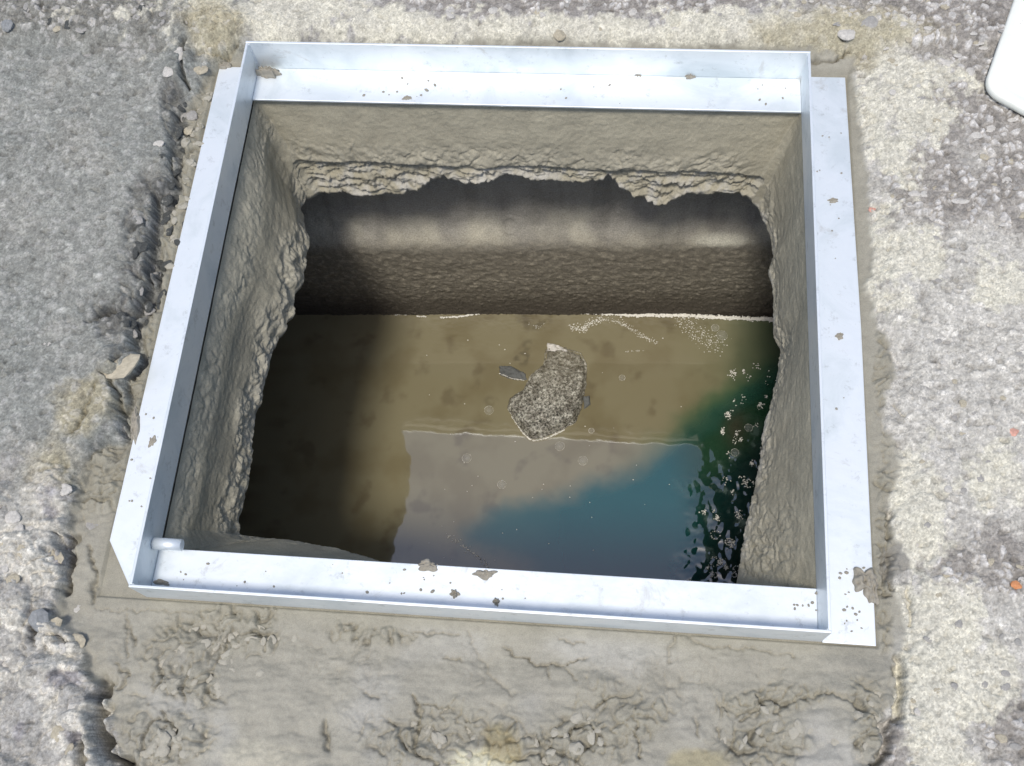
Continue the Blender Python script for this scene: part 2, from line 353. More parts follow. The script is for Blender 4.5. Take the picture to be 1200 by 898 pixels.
soft = [([(550, 741), (557, 765), (573, 788), (603, 815)], 2.2, 3), ([(590, 760), (610, 770), (640, 781), (665, 778), (686, 772)], 2, 7), ([(640, 781), (648, 800)], 1.5, 4),
        ([(665, 783), (676, 797)], 1.5, 4), ([(485, 743), (540, 743)], 1.8, 5), ([(518, 770), (542, 775)], 1.8, 5), ([(655, 750), (686, 752)], 1.6, 5),
        ([(484, 815), (493, 830), (488, 855), (490, 885), (515, 895)], 3, 10), ([(493, 826), (530, 830)], 2, 6), ([(745, 850), (750, 890)], 2, 8),
        ([(430, 812), (445, 820)], 2, 5), ([(905, 836), (940, 818), (967, 814), (987, 816), (1007, 831), (1030, 850)], 3.0, 6),
        ([(868, 845), (893, 828), (888, 815)], 3, 8), ([(815, 845), (818, 862)], 2.5, 6), ([(838, 852), (842, 866)], 2.5, 6), ([(800, 744), (830, 758), (880, 760), (930, 768)], 2.4, 4),
        ([(110, 713), (160, 715), (250, 718)], 1.6, 3), ([(149, 720), (150, 775)], 2.2, 4), ([(152, 735), (160, 756)], 2.6, 7), ([(104, 640), (112, 670), (108, 705)], 3.5, 9),
        ([(137, 778), (155, 792), (142, 806)], 2.5, 8), ([(195, 835), (210, 860)], 3, 8), ([(272, 735), (250, 790), (240, 830)], 2.5, 6), ([(315, 745), (312, 762)], 3, 6), ([(382, 845), (386, 880)], 4, 9),
        ([(240, 865), (245, 855)], 3, 8), ([(270, 705), (275, 722)], 3, 5), ([(700, 905), (620, 862), (600, 870)], 3, 7), ([(790, 745), (782, 775)], 4, 4)]
for p, a, b in soft: crack(p, a, b, [zm])
hard = [([(80, 628), (82, 650), (80, 694)], 5, 34), ([(70, 630), (80, 645), (92, 628)], 3.5, 16), ([(126, 805), (122, 830), (122, 860), (135, 885), (150, 900)], 8, 55), ([(104, 868), (108, 898)], 7, 30),
        ([(205, 178), (203, 200), (207, 217)], 4, 30), ([(222, 62), (219, 95), (224, 110)], 4, 24), ([(186, 235), (184, 262), (181, 300)], 5, 30), ([(180, 300), (176, 345), (158, 372)], 5, 34), ([(158, 380), (161, 412), (143, 432)], 4, 26),
        ([(128, 445), (142, 460), (144, 490), (147, 512)], 3.4, 18), ([(110, 385), (128, 372), (140, 372)], 4, 16), ([(1052, 770), (1055, 800), (1052, 840), (1034, 853), (1036, 880), (1020, 898)], 4.5, 40), ([(1063, 690), (1066, 735)], 2.0, 9),
        ([(1043, 600), (1040, 640), (1042, 690)], 2.6, 12), ([(1060, 300), (1068, 318)], 1.5, 2), ([(1046, 478), (1060, 490)], 3, 8), ([(40, 735), (52, 720), (50, 745)], 3, 12), ([(10, 700), (14, 735)], 5, 14), ([(65, 745), (88, 756)], 3.5, 12),
        ([(48, 700), (50, 760)], 3, 10), ([(235, 73), (262, 72), (285, 62)], 3.0, 12), ([(955, 72), (975, 73), (993, 66)], 3.2, 18), ([(120, 455), (105, 500), (95, 515)], 3, 9), ([(12, 898), (10, 855)], 4, 10)]
for p, a, b in hard: crack(p, a, b, [zm, ZA])
# the dark open gap between the broken edge and the mortar, on the left
gap = sst(10, -10, U - 215) * sst(150, 180, Vv) * sst(540, 510, Vv)
gg = np.exp(-((sd - 0.0005) / 0.0035) ** 2) * gap * (0.45 + 0.55 * sst(-0.25, 0.25, fbm(X, Y, 24, 2, 95)))
ZA -= 0.022 * gg; zm -= 0.022 * gg
# the mortar: colours
cm = np.ones(X.shape + (3,)) * np.array([0.32, 0.305, 0.252])
cm = mixc(cm, (0.37, 0.36, 0.32), sst(-0.1, 0.4, fbm(X, Y, 8, 3, 100)) * sst(700, 760, Vv))
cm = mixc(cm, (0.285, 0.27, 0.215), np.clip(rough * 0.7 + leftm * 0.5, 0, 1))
cm = mixc(cm, (0.26, 0.245, 0.19), sst(0.02, -0.0, dfr) * 0.5)
cm = mixc(cm, (0.55, 0.53, 0.40), blob(565, 893, 38, 14, 0, 0.3, 0.6)); cm = mixc(cm, (0.30, 0.255, 0.14), blob(590, 872, 26, 18, 30, 0.4, 0.8) * 0.7)
cm = mixc(cm, (0.33, 0.29, 0.17), blob(820, 892, 40, 14, 0, 0.4, 0.8) * 0.7)
cm = mixc(cm, (0.22, 0.215, 0.2), blob(1060, 655, 26, 22, 0, 0.3, 0.5) * 0.6)
cm = mixc(cm, (0.50, 0.47, 0.37), blob(300, 890, 60, 18, 0, 0.5, 0.8) * 0.5)
cm = cm * (1.0 + 0.14 * N_mid + 0.12 * N_fine + 0.10 * rough * np.clip(TM, -1.2, 1.2) + 0.06 * N_vf)[..., None]  # hollows of the torn patches darkened: shade of the relief put into the colour
zm = np.where(dfr < 0, np.minimum(zm, -0.0055), zm)
zm = np.where((dfr >= 0) & (dfr < 0.006), np.minimum(zm, 0.0035), zm)
cliffm = sst(-0.004, 0.003, sd)
# soft meeting on right/top/front, cliff on the left
blend = np.where(cliff > 0.5, sst(-0.001, 0.0015, sd), sst(-0.008, 0.006, sd))
Z = zm * (1 - blend) + ZA * blend
floor_ = -0.014 - 0.022 * blob(128, 850, 16, 60, 0, 0.4, 0.3) - 0.012 * blob(80, 660, 12, 40, 0, .4, .3) + 0.003 * TN
Z = floor_ + np.where(Z - floor_ > 0.004, Z - floor_, 0.004 * np.exp(np.minimum((Z - floor_) / 0.004 - 1, 0)))
mm = (1 - sst(-0.004, 0.004, sd + 0.004 * N_fine * (1 - cliff)))
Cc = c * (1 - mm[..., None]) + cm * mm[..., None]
far = np.maximum(np.maximum(-0.8 - X, X - 1.5), np.maximum(-0.6 - Y, Y - 1.4)); Z = np.where(far > 0, 0.024, Z)
# beyond the surveyed patch the paving goes on plainly; its grain comes from the material
outw = np.maximum(np.maximum(-0.47 - X, X - 1.16), np.maximum(-0.22 - Y, Y - 0.98)); fo = sst(0.002, 0.05, outw)
plain = np.array([0.27, 0.27, 0.25]) + sst(0.0, 0.9, X)[..., None] * np.array([0.15, 0.14, 0.12])
plain = np.where((sd < 0)[..., None], np.array([0.32, 0.305, 0.252]), plain)
Cc = Cc * (1 - fo[..., None]) + plain * fo[..., None]; Z = Z * (1 - fo) + 0.022 * fo
wetm = 0.18 * mm * (1 - rough)
# steep broken faces are crusty: push them sideways in relief and vary the stone down their height
SL = np.hypot(*np.gradient(Z)) / 0.0016; SL = np.where(far > -0.3, 0, SL); steep = sst(0.7, 2.2, SL)
steep = (steep + np.roll(steep, 1, 0) + np.roll(steep, -1, 0) + np.roll(steep, 1, 1) + np.roll(steep, -1, 1)) / 5 * sst(0.004, 0.012, dfr)
k1 = fbm(Y + 0.3 * X, Z * 1.2, 75, 3, 600, 0.55); k2 = fbm(X + 0.3 * Y, Z * 1.2 + 3, 75, 3, 601, 0.55)
Xd = X + steep * 0.0012 * k1; Yd = Y + steep * 0.0012 * k2
Cc = Cc * (1 + steep * 0.45 * fbm(X + Y, Z * 1.3 + Y, 95, 4, 602, 0.7))[..., None]
Cc = Cc * (1 - steep * 0.35 * sst(0.80, 0.95, _h((Y * 260 + k1).astype(np.int64), (Z * 300 + X * 120 + k2).astype(np.int64), 5)))[..., None]
P = np.stack([Xd, Yd, Z], -1).reshape(-1, 3)
GF = grid_faces(len(GX), len(GY))
xc = (GX[:-1] + GX[1:]) / 2; yc = (GY[:-1] + GY[1:]) / 2
XC, YC = np.meshgrid(xc, yc, indexing='ij')
hole = (XC > 0.003) & (XC < 0.797) & (YC > 0.051) & (YC < 0.743)
ismort = (sd < 0)[:-1, :-1]
gme = mesh_np('ground', P, GF[~hole & ~ismort], Cc.reshape(-1, 3), wetm.ravel())
ground = tag(link('ground', gme, M_GROUND), kind='structure', label='worn grey asphalt and pale cement stained paving around the opening')
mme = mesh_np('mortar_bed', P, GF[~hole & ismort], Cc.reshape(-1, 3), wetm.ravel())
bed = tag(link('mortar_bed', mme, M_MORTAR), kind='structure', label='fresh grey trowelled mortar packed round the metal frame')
def ground_z(x, y):
    i = int(np.clip(np.searchsorted(GX, x), 1, len(GX) - 2)); j = int(np.clip(np.searchsorted(GY, y), 1, len(GY) - 2))
    return float(Z[i, j])

# ================================================================== SHAFT THROUGH THE SLAB
ZR = -0.16
rim_px = [(280, 627), (283, 600), (293, 560), (297, 510), (300, 490), (312, 440), (320, 410), (335, 385), (345, 368), (346, 345), (356, 330), (360, 300), (363, 285), (357, 262), (353, 245), (358, 231),
          (376, 227), (400, 229), (425, 233), (450, 231), (472, 230), (490, 225), (508, 213), (520, 207), (526, 214), (546, 217), (575, 215), (592, 207), (608, 208), (622, 214), (640, 213), (660, 216),
          (690, 214), (706, 213), (711, 207), (722, 219), (740, 231), (758, 238), (776, 243), (790, 235), (803, 230), (822, 232), (840, 228), (862, 229), (878, 234), (888, 243), (896, 262), (904, 282), (906, 300), (899, 318), (905, 335),
          (906, 368), (905, 392), (913, 410), (912, 432), (908, 452), (901, 480), (893, 510), (892, 530), (886, 560), (879, 590), (871, 630), (866, 660), (862, 690)]
KB = 0.29                                     # the far wall of the hole leans in by this much per metre
def at_back(u, v):
    d = np.array([(u - 600) / F_PX, -(v - 449) / F_PX, -1.0]) @ R
    return CAM + d * ((0.7435 - CAM[1] + KB * CAM[2]) / (d[1] - KB * d[2]))
rim = []
for i, (u, v) in enumerate(rim_px):
    if 15 <= i <= 44: rim.append(tuple(at_back(u, v)))
    elif 9 <= i < 15: rim.append(tuple(at(u, v, ZR - 0.035 * (i - 9) / 6)))
    elif 44 < i < 51: rim.append(tuple(at(u, v, ZR - 0.035 * (51 - i) / 7)))
    else: rim.append(tuple(at(u, v, ZR)))
rim += [(0.68, 0.045, ZR), (0.5, 0.052, ZR), (0.35, 0.06, ZR)] + [tuple(at(u, v, ZR)) for u, v in [(430, 652), (380, 640), (340, 633), (300, 629)]]
rim = np.array(rim); CX, CY = 0.40, 0.40
dens = []
for i in range(len(rim)):
    a, b = rim[i], rim[(i + 1) % len(rim)]
    for k in range(12): dens.append(a + (b - a) * k / 12)
dens = np.array(dens); th = np.arctan2(dens[:, 1] - CY, dens[:, 0] - CX); rr = np.hypot(dens[:, 1] - CY, dens[:, 0] - CX)
o = np.argsort(th); th = th[o]; rr = rr[o]; rz = dens[:, 2][o]
x0, x1, y0, y1 = 0.0028, 0.7972, 0.0505, 0.7435
def lin(a, b, n): return np.linspace(a, b, n, endpoint=False)
nx_, ny_ = 400, 346
top = np.concatenate([np.stack([lin(x0, x1, nx_), np.full(nx_, y0)], 1), np.stack([np.full(ny_, x1), lin(y0, y1, ny_)], 1),
                      np.stack([lin(x1, x0, nx_), np.full(nx_, y1)], 1), np.stack([np.full(ny_, x0), lin(y1, y0, ny_)], 1)])
side = np.concatenate([np.full(nx_, 0), np.full(ny_, 1), np.full(nx_, 2), np.full(ny_, 3)])
per_s = np.arange(len(top)) * 0.002
tht = np.arctan2(top[:, 1] - CY, top[:, 0] - CX)
rt = np.interp(tht, th, rr, period=2 * math.pi); zrim = np.interp(tht, th, rz, period=2 * math.pi)
rimp = np.stack([CX + rt * np.cos(tht), CY + rt * np.sin(tht)], 1)
nrm = rimp - np.array([CX, CY]); nrm = -nrm / np.linalg.norm(nrm, axis=1, keepdims=True)
nside = np.array([[0, 1], [-1, 0], [0, -1], [1, 0]])[side]
nrm = 0.5 * nrm + nside * 0.8; nrm /= np.linalg.norm(nrm, axis=1, keepdims=True)
NV = 96
vv = np.linspace(0, 1, NV); n = len(top)
PV = []; CV = []; WV = []
sides = {k: (side == k).astype(float) for k in range(4)}
def smooth1(a, k=25):
    ker = np.hanning(k); ker /= ker.sum(); return np.convolve(np.concatenate([a[-k:], a, a[:k]]), ker, 'same')[k:-k]
sB = smooth1(sides[2]); sL = smooth1(sides[3]); sR = smooth1(sides[1]); sF = smooth1(sides[0])
sx = per_s
for v in vv:
    g = np.where(sL > 0.5, v ** 0.9, v)
    base = top * (1 - g)[:, None] + rimp * g[:, None]
    zb = -0.004 + (zrim + 0.004) * v - 0.012 * sL * (1 - v) * min(1, v * 30 + 0.6)
    zc = zb + 0.0
    big = fbm(sx, zc, 9, 3, 200); md = fbm(sx, zc, 40, 4, 201); rg = ridge(sx * 0.55, zc * 1.6, 55, 4, 202); fn = fbm(sx, zc, 150, 2, 203)
    TS = torn_noise(sx, zc * 1.15, 60, 540)
    # back wall: smooth above, patches of torn mortar, then the broken edge of the slab
    line = -0.124 + 0.0018 * np.sin(sx * 21) + 0.003 * per(sx * 12, sx * 0, 205)
    tornB = sst(-0.30, 0.10, per(sx * 7, sx * 0 + 4, 206) + 0.12) * sst(line + 0.050, line + 0.015, zc + 0.018 * fbm(sx, zc, 18, 3, 216)) * (1 - sst(line + 0.002, line - 0.004, zc))
    tornB = np.clip(tornB, 0, 1)
    brkB = sst(line + 0.001, line - 0.006, zc)
    # left wall: sandy strip, trowelled strip, chipped lower edge
    sandL = sst(0.34, 0.22, v + 0.10 * per(sx * 10, zc * 10, 207)); chipL = sst(0.60, 0.78, v + 0.30 * per(sx * 7, zc * 8, 208))
    tornR = sst(0.55, 0.9, v + 0.2 * per(sx * 9, zc * 9, 209)) + 0.6 * sst(0.35, 0.1, np.abs(top[:, 1] - 0.10) / 0.3) * sst(0.1, 0.4, v)
    tornR = np.clip(tornR, 0, 1); tornF = sst(0.8, 1.0, v)
    torn = np.clip(sB * tornB * 0.8 + sL * np.maximum(sandL * 0.40, chipL * 0.7) + sR * tornR * 0.7 + sF * tornF * 0.3, 0, 1)
    disp = 0.0018 * big + 0.0007 * fn + 0.0011 * md
    disp = disp + torn * (0.0052 * TS + 0.003 * md)
    smear = fbm(sx * 0.35 + 0.02 * per(sx * 6, zc * 20, 217), zc * 2.2, 38, 4, 218, 0.6)
    disp = disp + (1 - torn) * (0.0004 + 0.0007 * sL + 0.0003 * sR) * smear * sst(0.02, 0.15, np.full(n, v))
    notch = np.exp(-((zc - line) / 0.0028) ** 2) * sst(-0.4, 0.0, per(sx * 13, sx * 0 + 3, 210) + 0.1)
    strata = fbm(sx * 0.45, zc * 2.4, 42, 4, 211, 0.65); slabs = fbm(sx, sx * 0, 16, 3, 215)
    disp = disp - sB * 0.009 * notch + sB * brkB * (-0.010 + 0.010 * slabs + 0.015 * strata + 0.006 * TS)
    disp = disp + sL * chipL * 0.008 * (fbm(sx, zc, 30, 3, 212))
    disp = disp + sL * 0.0022 * np.sin(v * 9 + 2.2 * per(sx * 5, sx * 0, 213)) * (1 - torn)
    fade = min(1, v / 0.04); disp = disp * fade
    # keep the rim line where it was surveyed, with only small teeth
    disp = disp * (1 - 0.3 * sst(0.93, 1.0, np.full(n, v)))
    PV.append(np.stack([base[:, 0] + nrm[:, 0] * disp, base[:, 1] + nrm[:, 1] * disp, zb + 0.35 * disp + torn * 0.003 * md], 1))
    cc = np.ones((n, 3)) * np.array([0.37, 0.342, 0.257])
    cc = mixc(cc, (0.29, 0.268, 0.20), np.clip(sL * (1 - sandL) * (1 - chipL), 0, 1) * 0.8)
    cc = mixc(cc, (0.37, 0.35, 0.28), torn * 0.6); cc = mixc(cc, (0.40, 0.385, 0.33), sB * brkB * sst(-0.1, 0.3, md) * 0.9)
    cc = mixc(cc, (0.47, 0.45, 0.40), (sB * brkB + sR * sst(0.85, 0.95, np.full(n, v)) + sL * chipL * 0.4) * sst(0.75, 1.0, np.full(n, v)) * sst(-0.25, 0.3, big + md) * 0.6)
    cc = mixc(cc, (0.30, 0.28, 0.21), sB * sst(0.03, 0.0, np.abs(v - 0.3)) * 0)
    cc = cc * (1 + 0.14 * md + 0.13 * big + 0.07 * smear)[:, None]
    CV.append(cc); WV.append(0.12 * (1 - torn))
# the lip turns under and becomes the underside of the slab
rimx = PV[-1]
out = -nrm
for k, (d, zz) in enumerate([(0.004, -0.010), (0.011, -0.016), (0.022, -0.020), (0.035, -0.022), (0.05, -0.024)]):
    j = 0.003 * fbm(sx, sx * 0 + k * 0.02, 60, 3, 220)
    PV.append(np.stack([rimx[:, 0] + out[:, 0] * d, rimx[:, 1] + out[:, 1] * d, rimx[:, 2] + zz + j], 1))
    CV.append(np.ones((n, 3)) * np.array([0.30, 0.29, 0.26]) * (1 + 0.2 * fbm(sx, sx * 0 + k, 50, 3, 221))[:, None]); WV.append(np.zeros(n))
outer = np.stack([np.clip(CX + (top[:, 0] - CX) * 4.5, -1.4, 2.2), np.clip(CY + (top[:, 1] - CY) * 1.6, -0.14, 0.86)], 1)
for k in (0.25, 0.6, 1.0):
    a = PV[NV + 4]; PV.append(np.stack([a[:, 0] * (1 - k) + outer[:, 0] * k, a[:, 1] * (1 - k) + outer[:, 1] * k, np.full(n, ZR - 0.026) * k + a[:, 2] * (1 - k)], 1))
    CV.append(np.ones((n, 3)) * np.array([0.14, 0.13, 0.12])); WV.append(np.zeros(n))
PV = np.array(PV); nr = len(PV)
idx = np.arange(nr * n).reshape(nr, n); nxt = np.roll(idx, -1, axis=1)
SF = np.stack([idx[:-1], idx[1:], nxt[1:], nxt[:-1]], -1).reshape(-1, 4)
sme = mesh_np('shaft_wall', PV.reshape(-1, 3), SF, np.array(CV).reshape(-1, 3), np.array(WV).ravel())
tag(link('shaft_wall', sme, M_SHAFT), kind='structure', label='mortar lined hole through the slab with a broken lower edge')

# ================================================================== CULVERT BELOW
def culvert_side(name, prof, res, xr, label, flip=False):
    xs = np.concatenate([np.linspace(-1.4, -0.06, 40, endpoint=False), np.arange(-0.06, 0.96, res), np.linspace(0.96, 2.2, 40)])
    pr = np.array(prof); L = np.concatenate([[0], np.cumsum(np.hypot(*np.diff(pr, axis=0).T))]); s = np.arange(0, L[-1], res)
    yy = np.interp(s, L, pr[:, 0]); zz = np.interp(s, L, pr[:, 1])
    k = np.hanning(25); k /= k.sum(); yy = np.convolve(np.pad(yy, 12, 'edge'), k, 'valid')
    XX, YY = np.meshgrid(xs, yy, indexing='ij'); ZZ = np.broadcast_to(zz, XX.shape)
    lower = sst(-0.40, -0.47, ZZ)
    w1, w2, wi = worley(XX, ZZ, 120, 300); d = 0.003 * fbm(XX, ZZ, 8, 3, 301) + 0.0022 * fbm(XX, ZZ, 60, 4, 302)
    d = d + lower * (0.0018 * sst(0, 0.6, w2 - w1) * (0.3 + wi) + 0.0016 * fbm(XX, ZZ, 120, 3, 303)) * (0.25 + 0.75 * sst(-0.45, -0.62, ZZ))
    d = d + 0.002 * np.exp(-((np.hypot(XX - 0.355, (ZZ + 0.40)) - 0.014) / 0.0035) ** 2)
    sg = 1 if flip else -1
    V = np.stack([XX, YY + sg * d + (0 if flip else 0.046) * (XX - 0.4), ZZ + 0.3 * d * lower], -1)
    col = np.ones(XX.shape + (3,)) * np.array([0.34, 0.325, 0.285])
    streak = fbm(XX, ZZ * 0.12, 26, 3, 304)
    col = mixc(col, (0.24, 0.23, 0.20), sst(-0.1, 0.4, streak) * 0.6)
    band = np.exp(-((ZZ + 0.415 + 0.012 * fbm(XX, XX * 0, 7, 3, 305)) / 0.040) ** 2) * sst(-0.25, 0.3, fbm(XX, ZZ, 9, 3, 306) + 0.08)
    col = mixc(col, (0.56, 0.53, 0.43), band * 0.9)  # paler band: skylight caught by the sloping shelf, painted into the colour
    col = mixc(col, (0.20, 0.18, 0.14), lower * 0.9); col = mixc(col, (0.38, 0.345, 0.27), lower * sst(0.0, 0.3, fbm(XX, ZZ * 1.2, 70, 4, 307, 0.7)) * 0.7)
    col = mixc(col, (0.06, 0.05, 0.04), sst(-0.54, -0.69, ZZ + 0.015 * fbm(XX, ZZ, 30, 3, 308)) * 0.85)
    col = mixc(col, (0.62, 0.60, 0.50), np.exp(-(((XX - 0.735) / 0.05) ** 2 + ((ZZ + 0.43) / 0.013) ** 2) ** 2) * 0.9)
    wet = 0.0 + 0.6 * sst(-0.56, -0.68, ZZ)
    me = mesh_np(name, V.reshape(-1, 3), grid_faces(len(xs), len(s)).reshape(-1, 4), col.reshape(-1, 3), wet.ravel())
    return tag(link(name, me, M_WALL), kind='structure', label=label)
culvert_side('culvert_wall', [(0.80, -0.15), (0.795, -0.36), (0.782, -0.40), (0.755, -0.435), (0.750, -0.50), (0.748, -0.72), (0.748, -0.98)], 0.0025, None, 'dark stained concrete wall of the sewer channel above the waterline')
culvert_side('culvert_wall', [(-0.12, -0.15), (-0.12, -0.98)], 0.02, None, 'near wall of the sewer channel under the slab', True)
def quad(name, pts, mat, **kw):
    me = bpy.data.meshes.new(name); me.from_pydata(pts, [], [tuple(range(len(pts)))]); me.update()
    return tag(link(name, me, mat), **kw)
M_BED = solid('channel_mud', (0.10, 0.085, 0.06))
quad('culvert_floor', [(-1.4, -0.14, -0.97), (2.2, -0.14, -0.97), (2.2, 0.82, -0.97), (-1.4, 0.82, -0.97)], M_BED, kind='structure', label='muddy floor of the channel under the water')
quad('culvert_wall', [(-1.39, -0.14, -0.97), (-1.39, 0.85, -0.97), (-1.39, 0.85, -0.15), (-1.39, -0.14, -0.15)], M_BED, kind='structure', label='left end of the sewer channel')
quad('culvert_wall', [(2.19, -0.14, -0.97), (2.19, 0.85, -0.97), (2.19, 0.85, -0.15), (2.19, -0.14, -0.15)], M_BED, kind='structure', label='right end of the sewer channel')

# ---- water
ZW = -0.70
wxs = np.concatenate([np.linspace(-1.38, -0.1, 30, endpoint=False), np.arange(-0.1, 1.0, 0.003), np.linspace(1.0, 2.18, 30)])
wys = np.arange(-0.118, 0.76, 0.003)
WX, WY = np.meshgrid(wxs, wys, indexing='ij')
UW, VW = spot(WX, WY, ZW)
swx = UW + 9 * fbm(WX, WY, 7, 3, 400) + 6 * fbm(WX, WY, 30, 3, 401); swy = VW + 9 * fbm(WX, WY, 7, 3, 402) + 6 * fbm(WX, WY, 30, 3, 403)
bpts = [(1500, 380), (925, 412), (884, 442), (842, 468), (797, 498), (735, 540), (650, 570), (572, 592), (532, 622), (540, 648), (600, 668), (640, 700), (700, 760), (700, 1100), (1500, 1100)]
clear = inside(swx, swy, bpts); dist = seg_dist(swx, swy, bpts, True); sg = np.where(clear, dist, -dist)
clearm = sst(-6, 34, sg)
turb = sst(795, 875, UW + 0.12 * (VW - 500) + 44 * fbm(WX, WY, 9, 3, 404)) * sst(450, 600, VW + 0.7 * (UW - 850)) + 0.35 * sst(380, 372, VW) * sst(600, 780, UW)
turb = np.clip(turb, 0, 1)
hz = 0.00012 * fbm(WX, WY, 12, 2, 410) + 0.00002 * fbm(WX, WY, 60, 2, 411)
hz = hz + turb * (0.0030 * fbm(WX, WY, 26, 3, 412) + 0.0011 * ridge(WX, WY, 60, 2, 413))
wc = np.ones(WX.shape + (3,)) * np.array([0.225, 0.20, 0.12])
wc = mixc(wc, (0.19, 0.163, 0.092), sst(-0.1, 0.4, fbm(WX, WY, 9, 4, 420)))
wc = mixc(wc, (0.10, 0.075, 0.042), sst(0.15, 0.5, fbm(WX, WY, 17, 4, 421)) * 0.45)
wc = mixc(wc, (0.21, 0.205, 0.115), sst(760, 860, UW) * 0.6)
green = sst(-25, 10, sg + 10 * fbm(WX, WY, 20, 3, 422)); wc = mixc(wc, (0.035, 0.10, 0.045), green * sst(690, 860, UW) * 0.85)
wc = mixc(wc, (0.045, 0.085, 0.045), sst(820, 905, UW + 14 * fbm(WX, WY, 16, 3, 427)) * sst(-150, -30, sg) * 0.75)
wc = mixc(wc, (0.006, 0.078, 0.080), clearm)
wc = mixc(wc, (0.035, 0.115, 0.105), clearm * sst(680, 580, UW + 20 * fbm(WX, WY, 15, 3, 424)) * 0.7)
wc = mixc(wc, (0.014, 0.048, 0.024), clearm * sst(775, 835, UW + 0.3 * (560 - VW)))
wc = mixc(wc, (0.004, 0.022, 0.020), clearm * sst(790, 850, UW) * sst(45, 95, sg + 14 * fbm(WX, WY, 18, 3, 425)))
wc = mixc(wc, (0.06, 0.045, 0.03), np.clip(clearm * np.exp(-(((UW - 862) / 14) ** 2 + ((VW - 500) / 24) ** 2)), 0, 1) * 0.6)
mot = fbm(WX + 0.01 * per(WX * 30, WY * 30, 430), WY, 26, 4, 426, 0.65)
wc = mixc(wc, (0.20, 0.27, 0.24), turb * sst(0.12, 0.5, mot) * sst(440, 520, VW) * 0.55)
# darker swirls of silt upstream of the stone
for (a, b, r_, s_) in [(625, 372, 22, 0.5), (612, 420, 12, 0.6), (575, 470, 9, 0.3), (620, 405, 10, 0.4)]:
    wc = mixc(wc, (0.06, 0.048, 0.03), np.exp(-((np.hypot(UW - a, (VW - b) * 1.3) - r_ * 0.6) / (r_ * 0.35)) ** 2) * s_ * sst(-0.3, 0.3, fbm(WX, WY, 60, 3, 423)))
wme = mesh_np('water', np.stack([WX, WY, ZW + hz], -1).reshape(-1, 3), grid_faces(len(wxs), len(wys)).reshape(-1, 4), wc.reshape(-1, 3))
m, t, b = mat_new('sewer_water'); a_ = t.nodes.new('ShaderNodeAttribute'); a_.attribute_name = 'tone'
t.links.new(a_.outputs['Color'], b.inputs['Base Color']); b.inputs['Roughness'].default_value = 0.03
b.inputs['IOR'].default_value = 2.15; b.inputs['Specular IOR Level'].default_value = 0.55
tag(link('water', wme, m), kind='structure', label='murky brown and dark teal sewer water reflecting the square of sky')

# ---- faceted stones shared by pebbles and rubble
def stone_mesh(name, seed, sub=2, cuts=9, flat=0.6, round_=0.0, rough=0.05):
    r = random.Random(seed); bm = bmesh.new(); bmesh.ops.create_icosphere(bm, subdivisions=sub, radius=1.0)
    planes = [(Vector((r.gauss(0, 1), r.gauss(0, 1), r.gauss(0, 1))).normalized(), r.uniform(0.55, 0.9)) for _ in range(cuts)]
    for v in bm.verts:
        for nn, d in planes:
            k = v.co.dot(nn) - d
            if k > 0: v.co -= nn * k * (1 - round_)
        v.co *= 1 + r.uniform(-rough, rough); v.co.z *= flat
    me = bpy.data.meshes.new(name); bm.to_mesh(me); bm.free(); return me
def stone_set(tagname, mat, k=5, **kw):
    l = []
    for i in range(k):
        me = stone_mesh(tagname, sum(map(ord, tagname)) + i * 7, **kw); me.materials.append(mat); l.append(me)
    return l
PEB = {'pale': stone_set('pale', M_PALE, round_=0.35), 'grey': stone_set('grey', M_GREY, round_=0.3), 'beige': stone_set('beige', M_BEIGE), 'dark': stone_set('dark', M_DARK, flat=0.75),
       'pink': stone_set('pink', M_PINK, 1), 'orange': stone_set('orange', M_ORANGE, 1), 'blue': stone_set('blue', M_BLUE, 2), 'mortar': stone_set('mortar', M_LUMP, 6, flat=0.7, cuts=7, rough=0.10)}
def put_stone(name, kind, u, v, ru, rv, parent, rot=None, sink=0.2, zz=None, flat=0.7, label=None):
    me = random.choice(PEB[kind]); p = at(u, v, 0.035)
    o = bpy.data.objects.new(name, me); COL.objects.link(o); o.parent = parent
    s = 0.00118; hgt = min(ru, rv) * s * flat
    zb = ground_z(p[0], p[1]) if zz is None else zz
    o.location = (p[0], p[1], zb - hgt * (sink - 0.1)); o.scale = (ru * s, rv * s * 1.05, hgt)
    o.rotation_euler = (random.uniform(-.12, .12), random.uniform(-.12, .12), (math.radians(rot) if rot is not None else random.uniform(-0.5, 0.5)))
    if label: o['label'] = label
    return o
